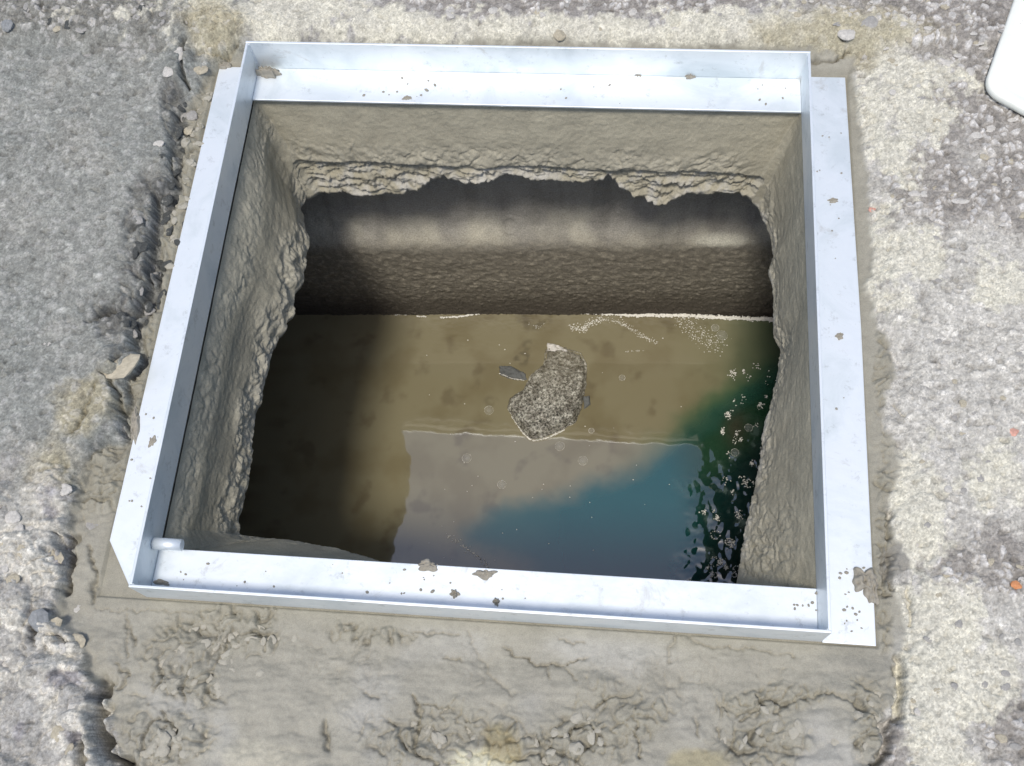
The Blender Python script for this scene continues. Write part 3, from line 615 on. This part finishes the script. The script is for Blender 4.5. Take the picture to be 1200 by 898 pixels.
named = [('pale', 1113, 65, 10, 6, 0), ('pale', 1127, 57, 6, 3.5, 0), ('pale', 1142, 75, 6, 7, 0), ('pale', 1097, 4, 8, 4, 0), ('pale', 995, 35, 13, 11, 0), ('pale', 1067, 13, 6, 4, 0), ('pale', 1060, 27, 7, 4, 0),
         ('pale', 1158, 47, 7, 3, 0), ('pale', 1120, 192, 6, 7, 0), ('pale', 1130, 228, 11, 4, 0), ('pale', 1077, 218, 8, 5, 0), ('pale', 1089, 219, 6, 5, 0), ('pale', 1142, 37, 5, 3, 0), ('pale', 1187, 203, 7, 6, 0),
         ('pale', 548, 10, 10, 3, 0), ('pale', 578, 12, 7, 6, 20), ('beige', 657, 33, 10, 11, 0), ('pale', 742, 10, 6, 9, 0), ('grey', 688, 3, 7, 4, 0), ('grey', 1020, 23, 13, 10, 0), ('pale', 930, 10, 7, 3, 0), ('pale', 1150, 150, 7, 5, 0), ('pale', 1168, 140, 8, 6, 20),
         ('pink', 1194, 500, 8, 8, 0), ('orange', 1198, 682, 6, 5, 0), ('pale', 1050, 100, 5, 4, 0), ('grey', 1085, 105, 6, 5, 0), ('pink', 1028, 232, 5, 4, 0), ('pale', 1170, 290, 6, 4, 0), ('pale', 13, 606, 9, 8, 0), ('pale', 67, 571, 11, 8, 20), ('pale', 52, 399, 6, 4, 0),
         ('beige', 230, 73, 11, 7, 10), ('beige', 212, 136, 8, 8, 0), ('pale', 182, 163, 8, 5, 10), ('blue', 42, 726, 11, 13, 30), ('blue', 12, 36, 9, 9, 0), ('beige', 214, 44, 8, 13, 0), ('pale', 207, 60, 9, 12, 10), ('pale', 196, 80, 9, 10, 0), ('grey', 100, 60, 8, 5, 0)]
for k, u, v, ru, rv, rot in named: put_stone('pebble', k, u, v, ru, rv, ground, rot)
cnt = 0
while cnt < 130:                      # pebbles worn out of the dark asphalt
    u = random.uniform(440, 1240); v = random.uniform(-30, 280)
    if not ((v < 30 and u > 450) or (u > 1040 and v < 270)): continue
    if 940 < u < 1080 and 70 < v < 200: continue
    put_stone('pebble', random.choice(['pale', 'pale', 'grey', 'beige']), u, v, random.uniform(3, 6.5), random.uniform(2, 4.5), ground, None, 0.25); cnt += 1
for i in range(70):
    put_stone('pebble', random.choice(['pale', 'grey', 'grey', 'beige']), random.uniform(1075, 1230), random.uniform(280, 900), random.uniform(3, 6), random.uniform(2.5, 5), ground, None, 0.35)
# lumps of rubble along the broken left edge
for i in range(50):
    k = random.random(); v = 100 + 290 * random.random() ** 0.9
    cu = np.interp(v, [100, 160, 200, 250, 310, 350, 390], [207, 203, 196, 176, 170, 158, 145])
    put_stone('rubble', random.choice(['dark', 'dark', 'dark', 'grey']), cu + random.gauss(0, 10 if v > 220 else 5), v, random.uniform(3.5, 11), random.uniform(3.5, 9), ground, random.uniform(0, 360), 0.35, None, 0.9)
for i in range(60):
    v = random.uniform(85, 530); cu = np.interp(v, [85, 110, 180, 250, 313, 355, 415, 487, 530], [238, 228, 214, 198, 190, 182, 168, 152, 150])
    put_stone('mortar_lump', 'mortar', cu + random.gauss(0, 4), v, random.uniform(3, 8), random.uniform(3, 7), bed, random.uniform(0, 360), 0.5, None, 0.8)
put_stone('rubble', 'beige', 137, 425, 25, 14, ground, 25, 0.3, None, 0.5)
for i in range(26):
    u = random.uniform(-10, 105); v = random.uniform(590, 910)
    put_stone('rubble', random.choice(['pale', 'pale', 'beige', 'grey']), u, v, random.uniform(4, 11), random.uniform(4, 9), ground, random.uniform(0, 360), 0.6, None, 0.6)
for i in range(34):
    u = random.uniform(-5, 230); v = random.uniform(-15, 38)
    put_stone('rubble', random.choice(['grey', 'beige', 'grey', 'dark']), u, v, random.uniform(3, 8), random.uniform(3, 6), ground, random.uniform(0, 360), 0.5, None, 0.6)
for (a, b, n_, su, sv) in [(250, 748, 55, 38, 18), (215, 795, 22, 22, 14), (180, 868, 40, 30, 18), (510, 868, 26, 34, 16), (665, 866, 26, 45, 15), (900, 860, 24, 40, 18), (1022, 835, 16, 10, 26)]:
    for i in range(n_ // 2):
        u, v = random.gauss(a, su), random.gauss(b, sv)
        if v < 722: continue
        put_stone('mortar_lump', 'mortar', u, v, random.uniform(3, 8), random.uniform(2.5, 6.5), bed, random.uniform(0, 360), 0.55, None, 0.7)

# ================================================================== METAL FRAME
frame = tag(empty('access_frame', (0.4, 0.4, 0)), 'square galvanised metal angle frame bedded in fresh mortar around the sewer opening', 'metal frame')
TH = 0.0036; H = 0.055; LX, LY = 0.800, 0.7945
def prism(outline, z0, z1, bev=0.0007):
    bm = bmesh.new(); vs = [bm.verts.new((x, y, z0)) for x, y in outline]; f = bm.faces.new(vs)
    r = bmesh.ops.extrude_face_region(bm, geom=[f]); bmesh.ops.translate(bm, verts=[e for e in r['geom'] if isinstance(e, bmesh.types.BMVert)], vec=(0, 0, z1 - z0))
    bmesh.ops.recalc_face_normals(bm, faces=bm.faces)
    bmesh.ops.bevel(bm, geom=bm.edges[:], offset=bev, segments=2, affect='EDGES', profile=0.5)
    return bm
def join(bms):
    o = bmesh.new()
    for b in bms:
        me = bpy.data.meshes.new('t'); b.to_mesh(me); o.from_mesh(me); bpy.data.meshes.remove(me); b.free()
    return o
def bar(name, bms, label=None):
    bm = join(bms); me = bpy.data.meshes.new(name); bm.to_mesh(me); bm.free()
    for p in me.polygons: p.use_smooth = False
    me.transform(Matrix.Translation((-0.4, -0.4, 0)))
    o = link(name, me, M_METAL, frame); 
    if label: o['label'] = label
    return o
# back: ledge inwards, web
bar('angle_bar', [prism([(TH + .0004, 0.7335), (LX - TH - .0004, 0.7335), (LX - TH - .0004, LY - TH), (TH + .0004, LY - TH)], -TH, 0),
                  prism([(0, LY - TH + .0002), (LX, LY - TH + .0002), (LX, LY), (0, LY)], -TH, H)], 'far bar with its ledge turned inwards')
# front: ledge inwards, web
bar('angle_bar', [prism([(TH + .0004, TH), (LX - TH - .0004, TH), (LX - TH - .0004, 0.0605), (TH + .0004, 0.0605)], -TH, 0),
                  prism([(0, 0), (LX, 0), (LX, TH - .0002), (0, TH - .0002)], -TH, H - .0003)], 'near bar with its ledge turned inwards')
# left: flange outwards with a sawn corner
bar('angle_bar', [prism([(-0.0005, 0.009), (-0.0005, 0.792), (-0.0565, 0.792), (-0.0585, 0.45), (-0.0610, 0.066), (-0.024, 0.012)], -TH, -.0003),
                  prism([(0.0002, TH), (0.0002 + TH, TH), (0.0002 + TH, LY - TH), (0.0002, LY - TH)], -TH, H - .0006)], 'left bar with its flange turned outwards and a sawn near corner')
# right: flange outwards
bar('angle_bar', [prism([(LX + .0005, -0.001), (0.8605, -0.001), (0.8625, 0.4), (0.8585, 0.7955), (LX + .0005, 0.7955)], -TH, -.0003),
                  prism([(LX - TH - .0002, TH), (LX - .0002, TH), (LX - .0002, LY - TH), (LX - TH - .0002, LY - TH)], -TH, H - .0006)], 'right bar with its flange turned outwards')
# weld beads at the corners
for (x, y, sx_, sy_) in [(TH, TH, 1, 1), (LX - TH, TH, -1, 1), (TH, LY - TH, 1, -1), (LX - TH, LY - TH, -1, -1)]:
    bm = bmesh.new()
    for k in range(15):
        zc = 0.002 + k * 0.0035; r = random.uniform(0.0012, 0.0017)
        bmesh.ops.create_icosphere(bm, subdivisions=1, radius=r, matrix=Matrix.Translation((x + sx_ * 0.0006 - 0.4, y + sy_ * 0.0006 - 0.4, zc)) @ Matrix.Diagonal((1, 1, 1.5, 1)))
    me = bpy.data.meshes.new('weld_seam'); bm.to_mesh(me); bm.free()
    for p in me.polygons: p.use_smooth = True
    link('weld_seam', me, M_METAL, frame)
# short round pin standing in from the left web near the corner
bm = bmesh.new(); bmesh.ops.create_cone(bm, cap_ends=True, segments=28, radius1=0.0075, radius2=0.0075, depth=0.036)
bmesh.ops.bevel(bm, geom=[e for e in bm.edges if len(e.link_faces) == 2 and max(len(f.verts) for f in e.link_faces) > 4], offset=0.0008, segments=2, affect='EDGES')
bmesh.ops.rotate(bm, verts=bm.verts, matrix=Matrix.Rotation(math.pi / 2, 3, 'Y')); bmesh.ops.translate(bm, verts=bm.verts, vec=(TH + 0.0185 - 0.4, 0.061 - 0.4, 0.0078 + .012))
me = bpy.data.meshes.new('hinge_pin'); bm.to_mesh(me); bm.free()
for p in me.polygons: p.use_smooth = len(p.vertices) < 6
link('hinge_pin', me, M_METAL, frame)

# ================================================================== THINGS ON AND AROUND THE FRAME
def splat(name, u, v, ru, rv, label, z0=0.0, hgt=0.006, seed=0, rot=0, group=None, cat='mortar crumb'):
    p = at(u, v, z0); bm = bmesh.new(); bmesh.ops.create_icosphere(bm, subdivisions=4, radius=1.0); r = random.Random(seed)
    ox, oy = r.uniform(0, 9), r.uniform(0, 9)
    co = np.array([v_.co[:] for v_ in bm.verts]); a = np.arctan2(co[:, 1], co[:, 0])
    rad = 1 + 0.55 * per(np.cos(a) * 1.6 + ox, np.sin(a) * 1.6 + oy, 5); hh = 1 + 0.9 * per(co[:, 0] * 2.4 + ox, co[:, 1] * 2.4 + oy, 6) + 0.5 * per(co[:, 0] * 6 + ox, co[:, 1] * 6, 7)
    co[:, 0] *= rad * ru * 0.00112; co[:, 1] *= rad * rv * 0.00125; co[:, 2] = np.maximum(co[:, 2], -0.15) * hgt * hh
    for v_, q in zip(bm.verts, co): v_.co = q
    me = bpy.data.meshes.new(name); bm.to_mesh(me); bm.free()
    for f in me.polygons: f.use_smooth = True
    o = link(name, me, M_CRUMB); o.location = (p[0], p[1], z0); o.rotation_euler.z = math.radians(rot)
    return tag(o, label, cat, group)
splat('mortar_crumb', 313, 87, 15, 6, 'wedge of grey mortar in the far left corner of the metal frame', 0, 0.012, 1)
splat('mortar_crumb', 1013, 680, 12, 11, 'grey mortar splat lapping over the outer edge of the right flange near its front end', 0, 0.010, 2)
splat('mortar_crumb', 1022, 690, 7, 14, 'narrow mortar smear on the outer edge of the right flange below the big splat', 0, 0.006, 8)
splat('mortar_crumb', 501, 663, 11, 5, 'wide mortar splatter on the front ledge, left of the middle', 0, 0.004, 3)
splat('mortar_crumb', 569, 673, 11, 5, 'wide mortar splatter on the front ledge, right of the larger splatter', 0, 0.004, 4)
splat('mortar_crumb', 533, 696, 4.5, 4, 'round mortar crumb on the front ledge close to the near web', 0, 0.005, 5)
splat('mortar_crumb', 582, 706, 4, 3.5, 'dark round crumb at the foot of the near web', 0, 0.005, 6)
splat('mortar_crumb', 477, 115, 6, 3, 'small grey crumb on the inner edge of the far ledge', 0, 0.003, 7)
splat('mortar_crumb', 976, 235, 6.5, 3, 'oval grey speck on the upper half of the right flange', -0.0, 0.002, 9)
splat('mortar_crumb', 984, 394, 4, 4, 'small crumb on the middle of the right flange', -0.0, 0.003, 10)
splat('mortar_crumb', 808, 90, 6, 3, 'crumb at the foot of the far web, right half', 0, 0.004, 11)
splat('mortar_crumb', 748, 87, 4, 4, 'crumb at the foot of the far web, two thirds along', 0, 0.004, 12)
splat('mortar_crumb', 178, 518, 4, 6, 'grey speck on the lower part of the left flange', 0, 0.002, 13)
splat('mortar_crumb', 159, 497, 5, 20, 'mortar lapping over the outer edge of the left flange', -0.001, 0.005, 14, 8)
splat('mortar_crumb', 262, 78, 12, 4, 'mortar lapping over the far end of the left flange', -0.001, 0.006, 15)
splat('mortar_crumb', 190, 683, 9, 3, 'dark smear of mortar in the near left corner of the frame', 0, 0.003, 16)
splat('mortar_crumb', 183, 612, 7, 7, 'mortar lump stuck against the left web behind the round pin', 0, 0.006, 17)
# specks too small to pick apart
bm = bmesh.new()
def specks(poly, n_, z0, rmin, rmax):
    P_ = ats(poly, z0)
    for i in range(n_):
        a, b, c_, d_ = P_; s, t_ = random.random(), random.random()
        q = (a * (1 - s) + b * s) * (1 - t_) + (d_ * (1 - s) + c_ * s) * t_
        r = random.uniform(rmin, rmax)
        bmesh.ops.create_icosphere(bm, subdivisions=1, radius=r, matrix=Matrix.Translation((q[0], q[1], z0 + r * 0.15)) @ Matrix.Rotation(random.uniform(0, 3), 4, 'Z') @ Matrix.Diagonal((random.uniform(.7, 1.7), 1, 0.45, 1)))
specks([(430, 655), (620, 668), (620, 715), (430, 700)], 16, 0, 0.0007, 0.0022)
specks([(980, 660), (1020, 660), (1022, 745), (985, 745)], 20, 0, 0.0008, 0.0024)
specks([(930, 690), (958, 690), (958, 720), (930, 720)], 8, 0, 0.0008, 0.0022)
specks([(420, 90), (560, 92), (560, 120), (420, 116)], 12, 0, 0.0008, 0.0026)
specks([(640, 95), (930, 98), (930, 125), (640, 120)], 12, 0, 0.0006, 0.0018)
specks([(950, 120), (985, 120), (1005, 600), (975, 600)], 12, 0, 0.0006, 0.0018)
specks([(190, 655), (420, 662), (420, 690), (190, 685)], 10, 0, 0.0006, 0.0018)
specks([(155, 480), (190, 480), (170, 620), (140, 620)], 8, 0, 0.0006, 0.0018)
me = bpy.data.meshes.new('mortar_specks'); bm.to_mesh(me); bm.free()
for p in me.polygons: p.use_smooth = True
tag(link('mortar_specks', me, M_CRUMB), 'tiny grey mortar specks scattered over the metal frame', 'specks', kind='stuff')

# ---- white moulded plastic tray corner at the upper right
m, t, b = mat_new('white_plastic'); b.inputs['Base Color'].default_value = (0.80, 0.82, 0.74, 1); b.inputs['Roughness'].default_value = 0.45
n_ = noise(t, 30, 4); r_ = ramp(t, n_.outputs['Fac'], [(0.3, (0.76, 0.78, 0.71)), (0.7, (0.84, 0.85, 0.79))]); t.links.new(r_.outputs[0], b.inputs['Base Color'])
ctr = at(1152, 104, 0.032)[:2]; e1 = at(1205, 133, 0.032)[:2] - ctr; e2 = at(1190, -6, 0.032)[:2] - ctr
e1 /= np.linalg.norm(e1); e2 /= np.linalg.norm(e2); Lb = 0.42
corner = [ctr + e1 * Lb, ctr + e1 * Lb + e2 * Lb, ctr + e2 * Lb]
pts = []
rad = 0.026
for k in range(13):
    s = k / 12; q = (1 - s) ** 2 * (e2 * rad) + s ** 2 * (e1 * rad); pts.append(ctr + q)
outl = [tuple(p) for p in pts] + [tuple(p) for p in corner]
bm = bmesh.new(); cen = np.mean(np.array(corner + [ctr]), 0)
rings = []
for (ins_, zz) in [(0.006, 0.0215), (0.0015, 0.022), (0.0, 0.026), (0.0005, 0.032), (0.003, 0.0342), (0.016, 0.0345), (0.022, 0.0325)]:
    ring = []
    for p in outl:
        d = cen - np.array(p); d = d / np.linalg.norm(d); q = np.array(p) + d * ins_; ring.append(bm.verts.new((q[0], q[1], zz)))
    rings.append(ring)
for a, b2 in zip(rings[:-1], rings[1:]):
    for i in range(len(a)): bm.faces.new((a[i], a[(i + 1) % len(a)], b2[(i + 1) % len(a)], b2[i]))
bm.faces.new(rings[-1]); bm.faces.new(rings[0][::-1]); bmesh.ops.recalc_face_normals(bm, faces=bm.faces)
me = bpy.data.meshes.new('plastic_tray'); bm.to_mesh(me); bm.free()
for p in me.polygons: p.use_smooth = len(p.vertices) < 6
tag(link('plastic_tray', me, m), 'white rounded corner of a plastic tray lying on the asphalt at the upper right', 'tray')

# ================================================================== IN THE WATER
m, t, b = mat_new('wet_rock'); n1 = noise(t, 210, 4, 0.75); r1 = ramp(t, n1.outputs['Fac'], [(0.36, (0.03, 0.03, 0.03)), (0.44, (0.16, 0.155, 0.135)), (0.53, (0.42, 0.41, 0.36)), (0.66, (0.75, 0.74, 0.70))])
n0 = noise(t, 55, 4, 0.6); r0 = ramp(t, n0.outputs['Fac'], [(0.38, (0.5, 0.48, 0.44)), (0.6, (1.15, 1.15, 1.1))]); t.links.new(mul(t, r1.outputs[0], r0.outputs[0]), b.inputs['Base Color']); b.inputs['Roughness'].default_value = 0.16
tc = t.nodes.new('ShaderNodeTexCoord'); sx_ = t.nodes.new('ShaderNodeSeparateXYZ'); t.links.new(tc.outputs['Object'], sx_.inputs[0])
mr = t.nodes.new('ShaderNodeMapRange'); mr.inputs[1].default_value = 0.53; mr.inputs[2].default_value = 0.66; t.links.new(sx_.outputs['Y'], mr.inputs[0])   # silt left on the far, lower end
mx = t.nodes.new('ShaderNodeMix'); mx.data_type = 'RGBA'; mx.inputs[7].default_value = (0.22, 0.195, 0.13, 1); t.links.new(b.inputs['Base Color'].links[0].from_socket, mx.inputs[6])
mt = t.nodes.new('ShaderNodeMath'); mt.operation = 'MULTIPLY'; mt.inputs[1].default_value = 0.5; t.links.new(mr.outputs[0], mt.inputs[0]); t.links.new(mt.outputs[0], mx.inputs[0]); t.links.new(mx.outputs[2], b.inputs['Base Color'])
n2 = noise(t, 260, 6, 0.7); bump(t, b, n2.outputs['Fac'], 1.0, 0.004); M_WETROCK = m
def poly_rock(name, px, hgt, label, mat, seed=0, res=0.0015, slope=0.010, cat='rock', tilt=0):
    Pp = ats(px, ZW); lo = Pp.min(0) - 0.004; hi = Pp.max(0) + 0.004
    xs = np.arange(lo[0], hi[0], res); ys = np.arange(lo[1], hi[1], res); A, B = np.meshgrid(xs, ys, indexing='ij')
    a2 = A + 0.0025 * fbm(A, B, 120, 3, seed); b2 = B + 0.0025 * fbm(A, B, 120, 3, seed + 1)
    q = [tuple(k) for k in Pp]; i_ = inside(a2, b2, q); d = seg_dist(a2, b2, q, True); sdd = np.where(i_, d, -d)
    Zr = hgt * sst(0, 1, (sdd + 0.001) / slope) ** 0.6 - 0.012 * sst(0.001, -0.003, sdd)
    cc = (A - A.mean()) / (hi[0] - lo[0]) + (B.mean() - B) / (hi[1] - lo[1]) * 0.5
    Zr = Zr + sst(0, 0.004, sdd) * (0.006 * fbm(A, B, 45, 3, seed + 2) + 0.0045 * torn_noise(A, B, 90, seed + 3) - tilt * np.clip((B - lo[1]) / (hi[1] - lo[1]), 0, 1) ** 1.5)
    Fq = grid_faces(len(xs), len(ys)); keep = (sdd > -0.003)[:-1, :-1]
    me = mesh_np(name, np.stack([A, B, ZW + Zr], -1).reshape(-1, 3), Fq[keep]); o = link(name, me, mat)
    s_ = o.modifiers.new('thick', 'SOLIDIFY'); s_.thickness = 0.010; s_.offset = -1
    return tag(o, label, cat)
poly_rock('rock', [(597, 468), (594, 478), (602, 492), (612, 506), (622, 515), (640, 512), (660, 503), (674, 496), (681, 480), (687, 452), (688, 428), (681, 414), (662, 408), (639, 410), (637, 428), (622, 440), (613, 458)], 0.027,
          'wet grey speckled rock rising out of the brown water', M_WETROCK, 500, tilt=0.021)
poly_rock('stone_chip', [(585, 429), (600, 430), (616, 438), (617, 446), (600, 445), (586, 440)], 0.006, 'small dark chip of stone in the water left of the speckled rock', M_DARK, 520, slope=0.005, cat='stone')
poly_rock('stone_chip', [(600, 470), (606, 462), (614, 466), (610, 474), (602, 476)], 0.008, 'small dark fragment touching the left tip of the speckled rock', M_DARK, 540, slope=0.004, cat='stone')
poly_rock('stone_chip', [(683, 466), (691, 464), (692, 474), (685, 480)], 0.006, 'small dark fragment at the right side of the speckled rock', M_DARK, 550, slope=0.004, cat='stone')
poly_rock('stone_chip', [(641, 402), (655, 405), (669, 413), (664, 417), (650, 414), (641, 413)], 0.006, 'small pale chip of stone at the far tip of the speckled rock', M_PALE, 530, slope=0.005, cat='stone')
M_FOAM, t, b = mat_new('foam'); b.inputs['Base Color'].default_value = (0.78, 0.76, 0.68, 1); b.inputs['Roughness'].default_value = 0.4
# foam: countless tiny bubbles
bm = bmesh.new(); base = bmesh.new()
FV = []; FF = []
ico = bmesh.new(); bmesh.ops.create_icosphere(ico, subdivisions=1, radius=1.0); IV = np.array([v.co[:] for v in ico.verts]); IF = np.array([[v.index for v in f.verts] for f in ico.faces]); ico.free()
def fb(x, y, r, h=0.5, zz=0.0):
    FV.append(IV * np.array([r * random.uniform(.7, 1.6), r, r * h]) + np.array([x, y, ZW + zz])); FF.append(IF + 12 * (len(FV) - 1))
def foam_line(px, n_, sp, rmin, rmax, h=0.5, zz=0.001):
    q = ats(px, ZW) - np.array([0, 0.0022]); L = np.concatenate([[0], np.cumsum(np.hypot(*np.diff(q, axis=0).T))])
    for i in range(n_):
        s = random.random() * L[-1]; x = np.interp(s, L, q[:, 0]); y = np.interp(s, L, q[:, 1])
        fb(x + random.gauss(0, sp), y + random.gauss(0, sp), random.uniform(rmin, rmax), h, zz)
foam_line([(516, 371.5), (535, 371), (562, 367), (575, 364), (620, 362.5), (660, 364)], 520, 0.0008, 0.0006, 0.0018, .5, .002)
foam_line([(488, 370), (500, 370)], 30, 0.0007, 0.0006, 0.0016); foam_line([(463, 368.5), (478, 368)], 12, 0.0006, 0.0006, 0.0012)
foam_line([(650, 364), (700, 366), (740, 369), (800, 369), (850, 372), (906, 374)], 2100, 0.0020, 0.0006, 0.0024, .6, .003)
foam_line([(668, 382), (684, 386), (690, 378), (705, 373)], 200, 0.0040, 0.0004, 0.0014)
foam_line([(705, 373), (725, 376), (742, 386), (757, 395), (770, 401)], 260, 0.0026, 0.0003, 0.0010)
foam_line([(733, 411), (755, 410)], 20, 0.0010, 0.0004, 0.001)
foam_line([(795, 372), (812, 384), (824, 398), (843, 402)], 300, 0.0100, 0.0003, 0.0012); foam_line([(620, 378), (632, 384), (640, 376)], 14, 0.002, 0.0004, 0.0009)
foam_line([(596, 478), (603, 492), (614, 508), (624, 516), (640, 513), (662, 503)], 200, 0.0008, 0.0005, 0.0014, .5, .002)
foam_line([(586, 438), (600, 444), (615, 446)], 60, 0.0005, 0.0004, 0.0010, .6, .006)
foam_line([(525, 625), (545, 640), (565, 655), (575, 662)], 70, 0.0028, 0.0004, 0.0015)
for i in range(45):                                   # froth clusters in the rough water on the right
    v = random.uniform(420, 700); u = random.uniform(max(800, 860 - (v - 420) * 0.25), 915); p = at(u, v, ZW); k = random.choice([3, 5, 9, 16])
    r = random.uniform(0.002, 0.008)
    for j in range(k * 2): fb(p[0] + random.gauss(0, r * 0.6), p[1] + random.gauss(0, r * 0.9) , random.uniform(0.0005, 0.0016), .6, 0.0035)
for i in range(9):
    v = random.uniform(555, 690); u = random.uniform(835, 890); p = at(u, v, ZW); r = random.uniform(0.003, 0.010)
    for j in range(22): a = random.random() * 6.28; rr_ = r * random.uniform(.7, 1); fb(p[0] + rr_ * math.cos(a), p[1] + rr_ * math.sin(a), random.uniform(0.0004, 0.0013), .6, 0.0035)
for i in range(46):
    v = random.uniform(385, 660); u = random.uniform(500, 800); p = at(u, v, ZW); fb(p[0], p[1], random.uniform(0.0005, 0.0013), .5, 0.0003)
V = np.concatenate(FV); Fc = np.concatenate(FF)
me = bpy.data.meshes.new('foam'); me.vertices.add(len(V)); me.vertices.foreach_set('co', V.astype(np.float32).ravel())
me.loops.add(Fc.size); me.loops.foreach_set('vertex_index', Fc.astype(np.int32).ravel()); me.polygons.add(len(Fc))
me.polygons.foreach_set('loop_start', np.arange(0, Fc.size, 3, dtype=np.int32)); me.polygons.foreach_set('loop_total', np.full(len(Fc), 3, np.int32)); me.update(calc_edges=True)
me.polygons.foreach_set('use_smooth', np.ones(len(Fc), bool))
tag(link('foam', me, M_FOAM), 'white foam along the waterline and froth in the rough dark water', 'foam', kind='stuff')
# single large bubbles floating on the water
M_BUB, t, b = mat_new('bubble_film'); b.inputs['Base Color'].default_value = (0.9, 0.92, 0.9, 1); b.inputs['Roughness'].default_value = 0.03; b.inputs['Alpha'].default_value = 0.09
b.inputs['IOR'].default_value = 1.6; b.inputs['Specular IOR Level'].default_value = 1.0
for u, v, r, lab in [(588, 568, 5.5, 'clear bubble on the pale reflection, nearest the front'), (656, 523, 6, 'bubble just below the speckled rock, right of its tip'), (547, 537, 6, 'faint bubble on the left part of the pale reflection'),
                     (729, 443, 4, 'bright bubble on the brown water right of the rock'), (846, 394, 7, 'large bubble close to the far wall at the right'), (683, 540, 6, 'faint bubble on the reflection right of the rock'),
                     (573, 481, 6, 'faint ring bubble on the brown water left of the rock'), (838, 385, 5, 'smaller bubble touching the large one by the far wall'), (877, 502, 5, 'bubble near the top of the dark rough water'), (861, 531, 5, 'bubble on the dark water below the brown patch'), (693, 505, 3.5, 'tiny bubble where the brown water meets the reflection')]:
    p = at(u, v, ZW); bm = bmesh.new(); bmesh.ops.create_uvsphere(bm, u_segments=24, v_segments=12, radius=r * 0.0015)
    bmesh.ops.delete(bm, geom=[q for q in bm.verts if q.co.z < -1e-5], context='VERTS')
    for q in bm.verts: q.co.z *= 0.7
    me = bpy.data.meshes.new('bubble'); bm.to_mesh(me); bm.free()
    for f in me.polygons: f.use_smooth = True
    o = tag(link('bubble', me, M_BUB), lab, 'bubble', 'bubbles floating on the water'); o.location = (p[0], p[1], ZW + (0.003 if u > 800 else 0.0004))
    bm = bmesh.new()
    for k in range(22):
        a = k / 22 * 6.283; bmesh.ops.create_icosphere(bm, subdivisions=1, radius=0.0006 * random.uniform(.5, 1.3), matrix=Matrix.Translation((r * .0015 * math.cos(a), r * .0015 * math.sin(a), 0)))
    me = bpy.data.meshes.new('froth_ring'); bm.to_mesh(me); bm.free(); link('froth_ring', me, M_FOAM, o)
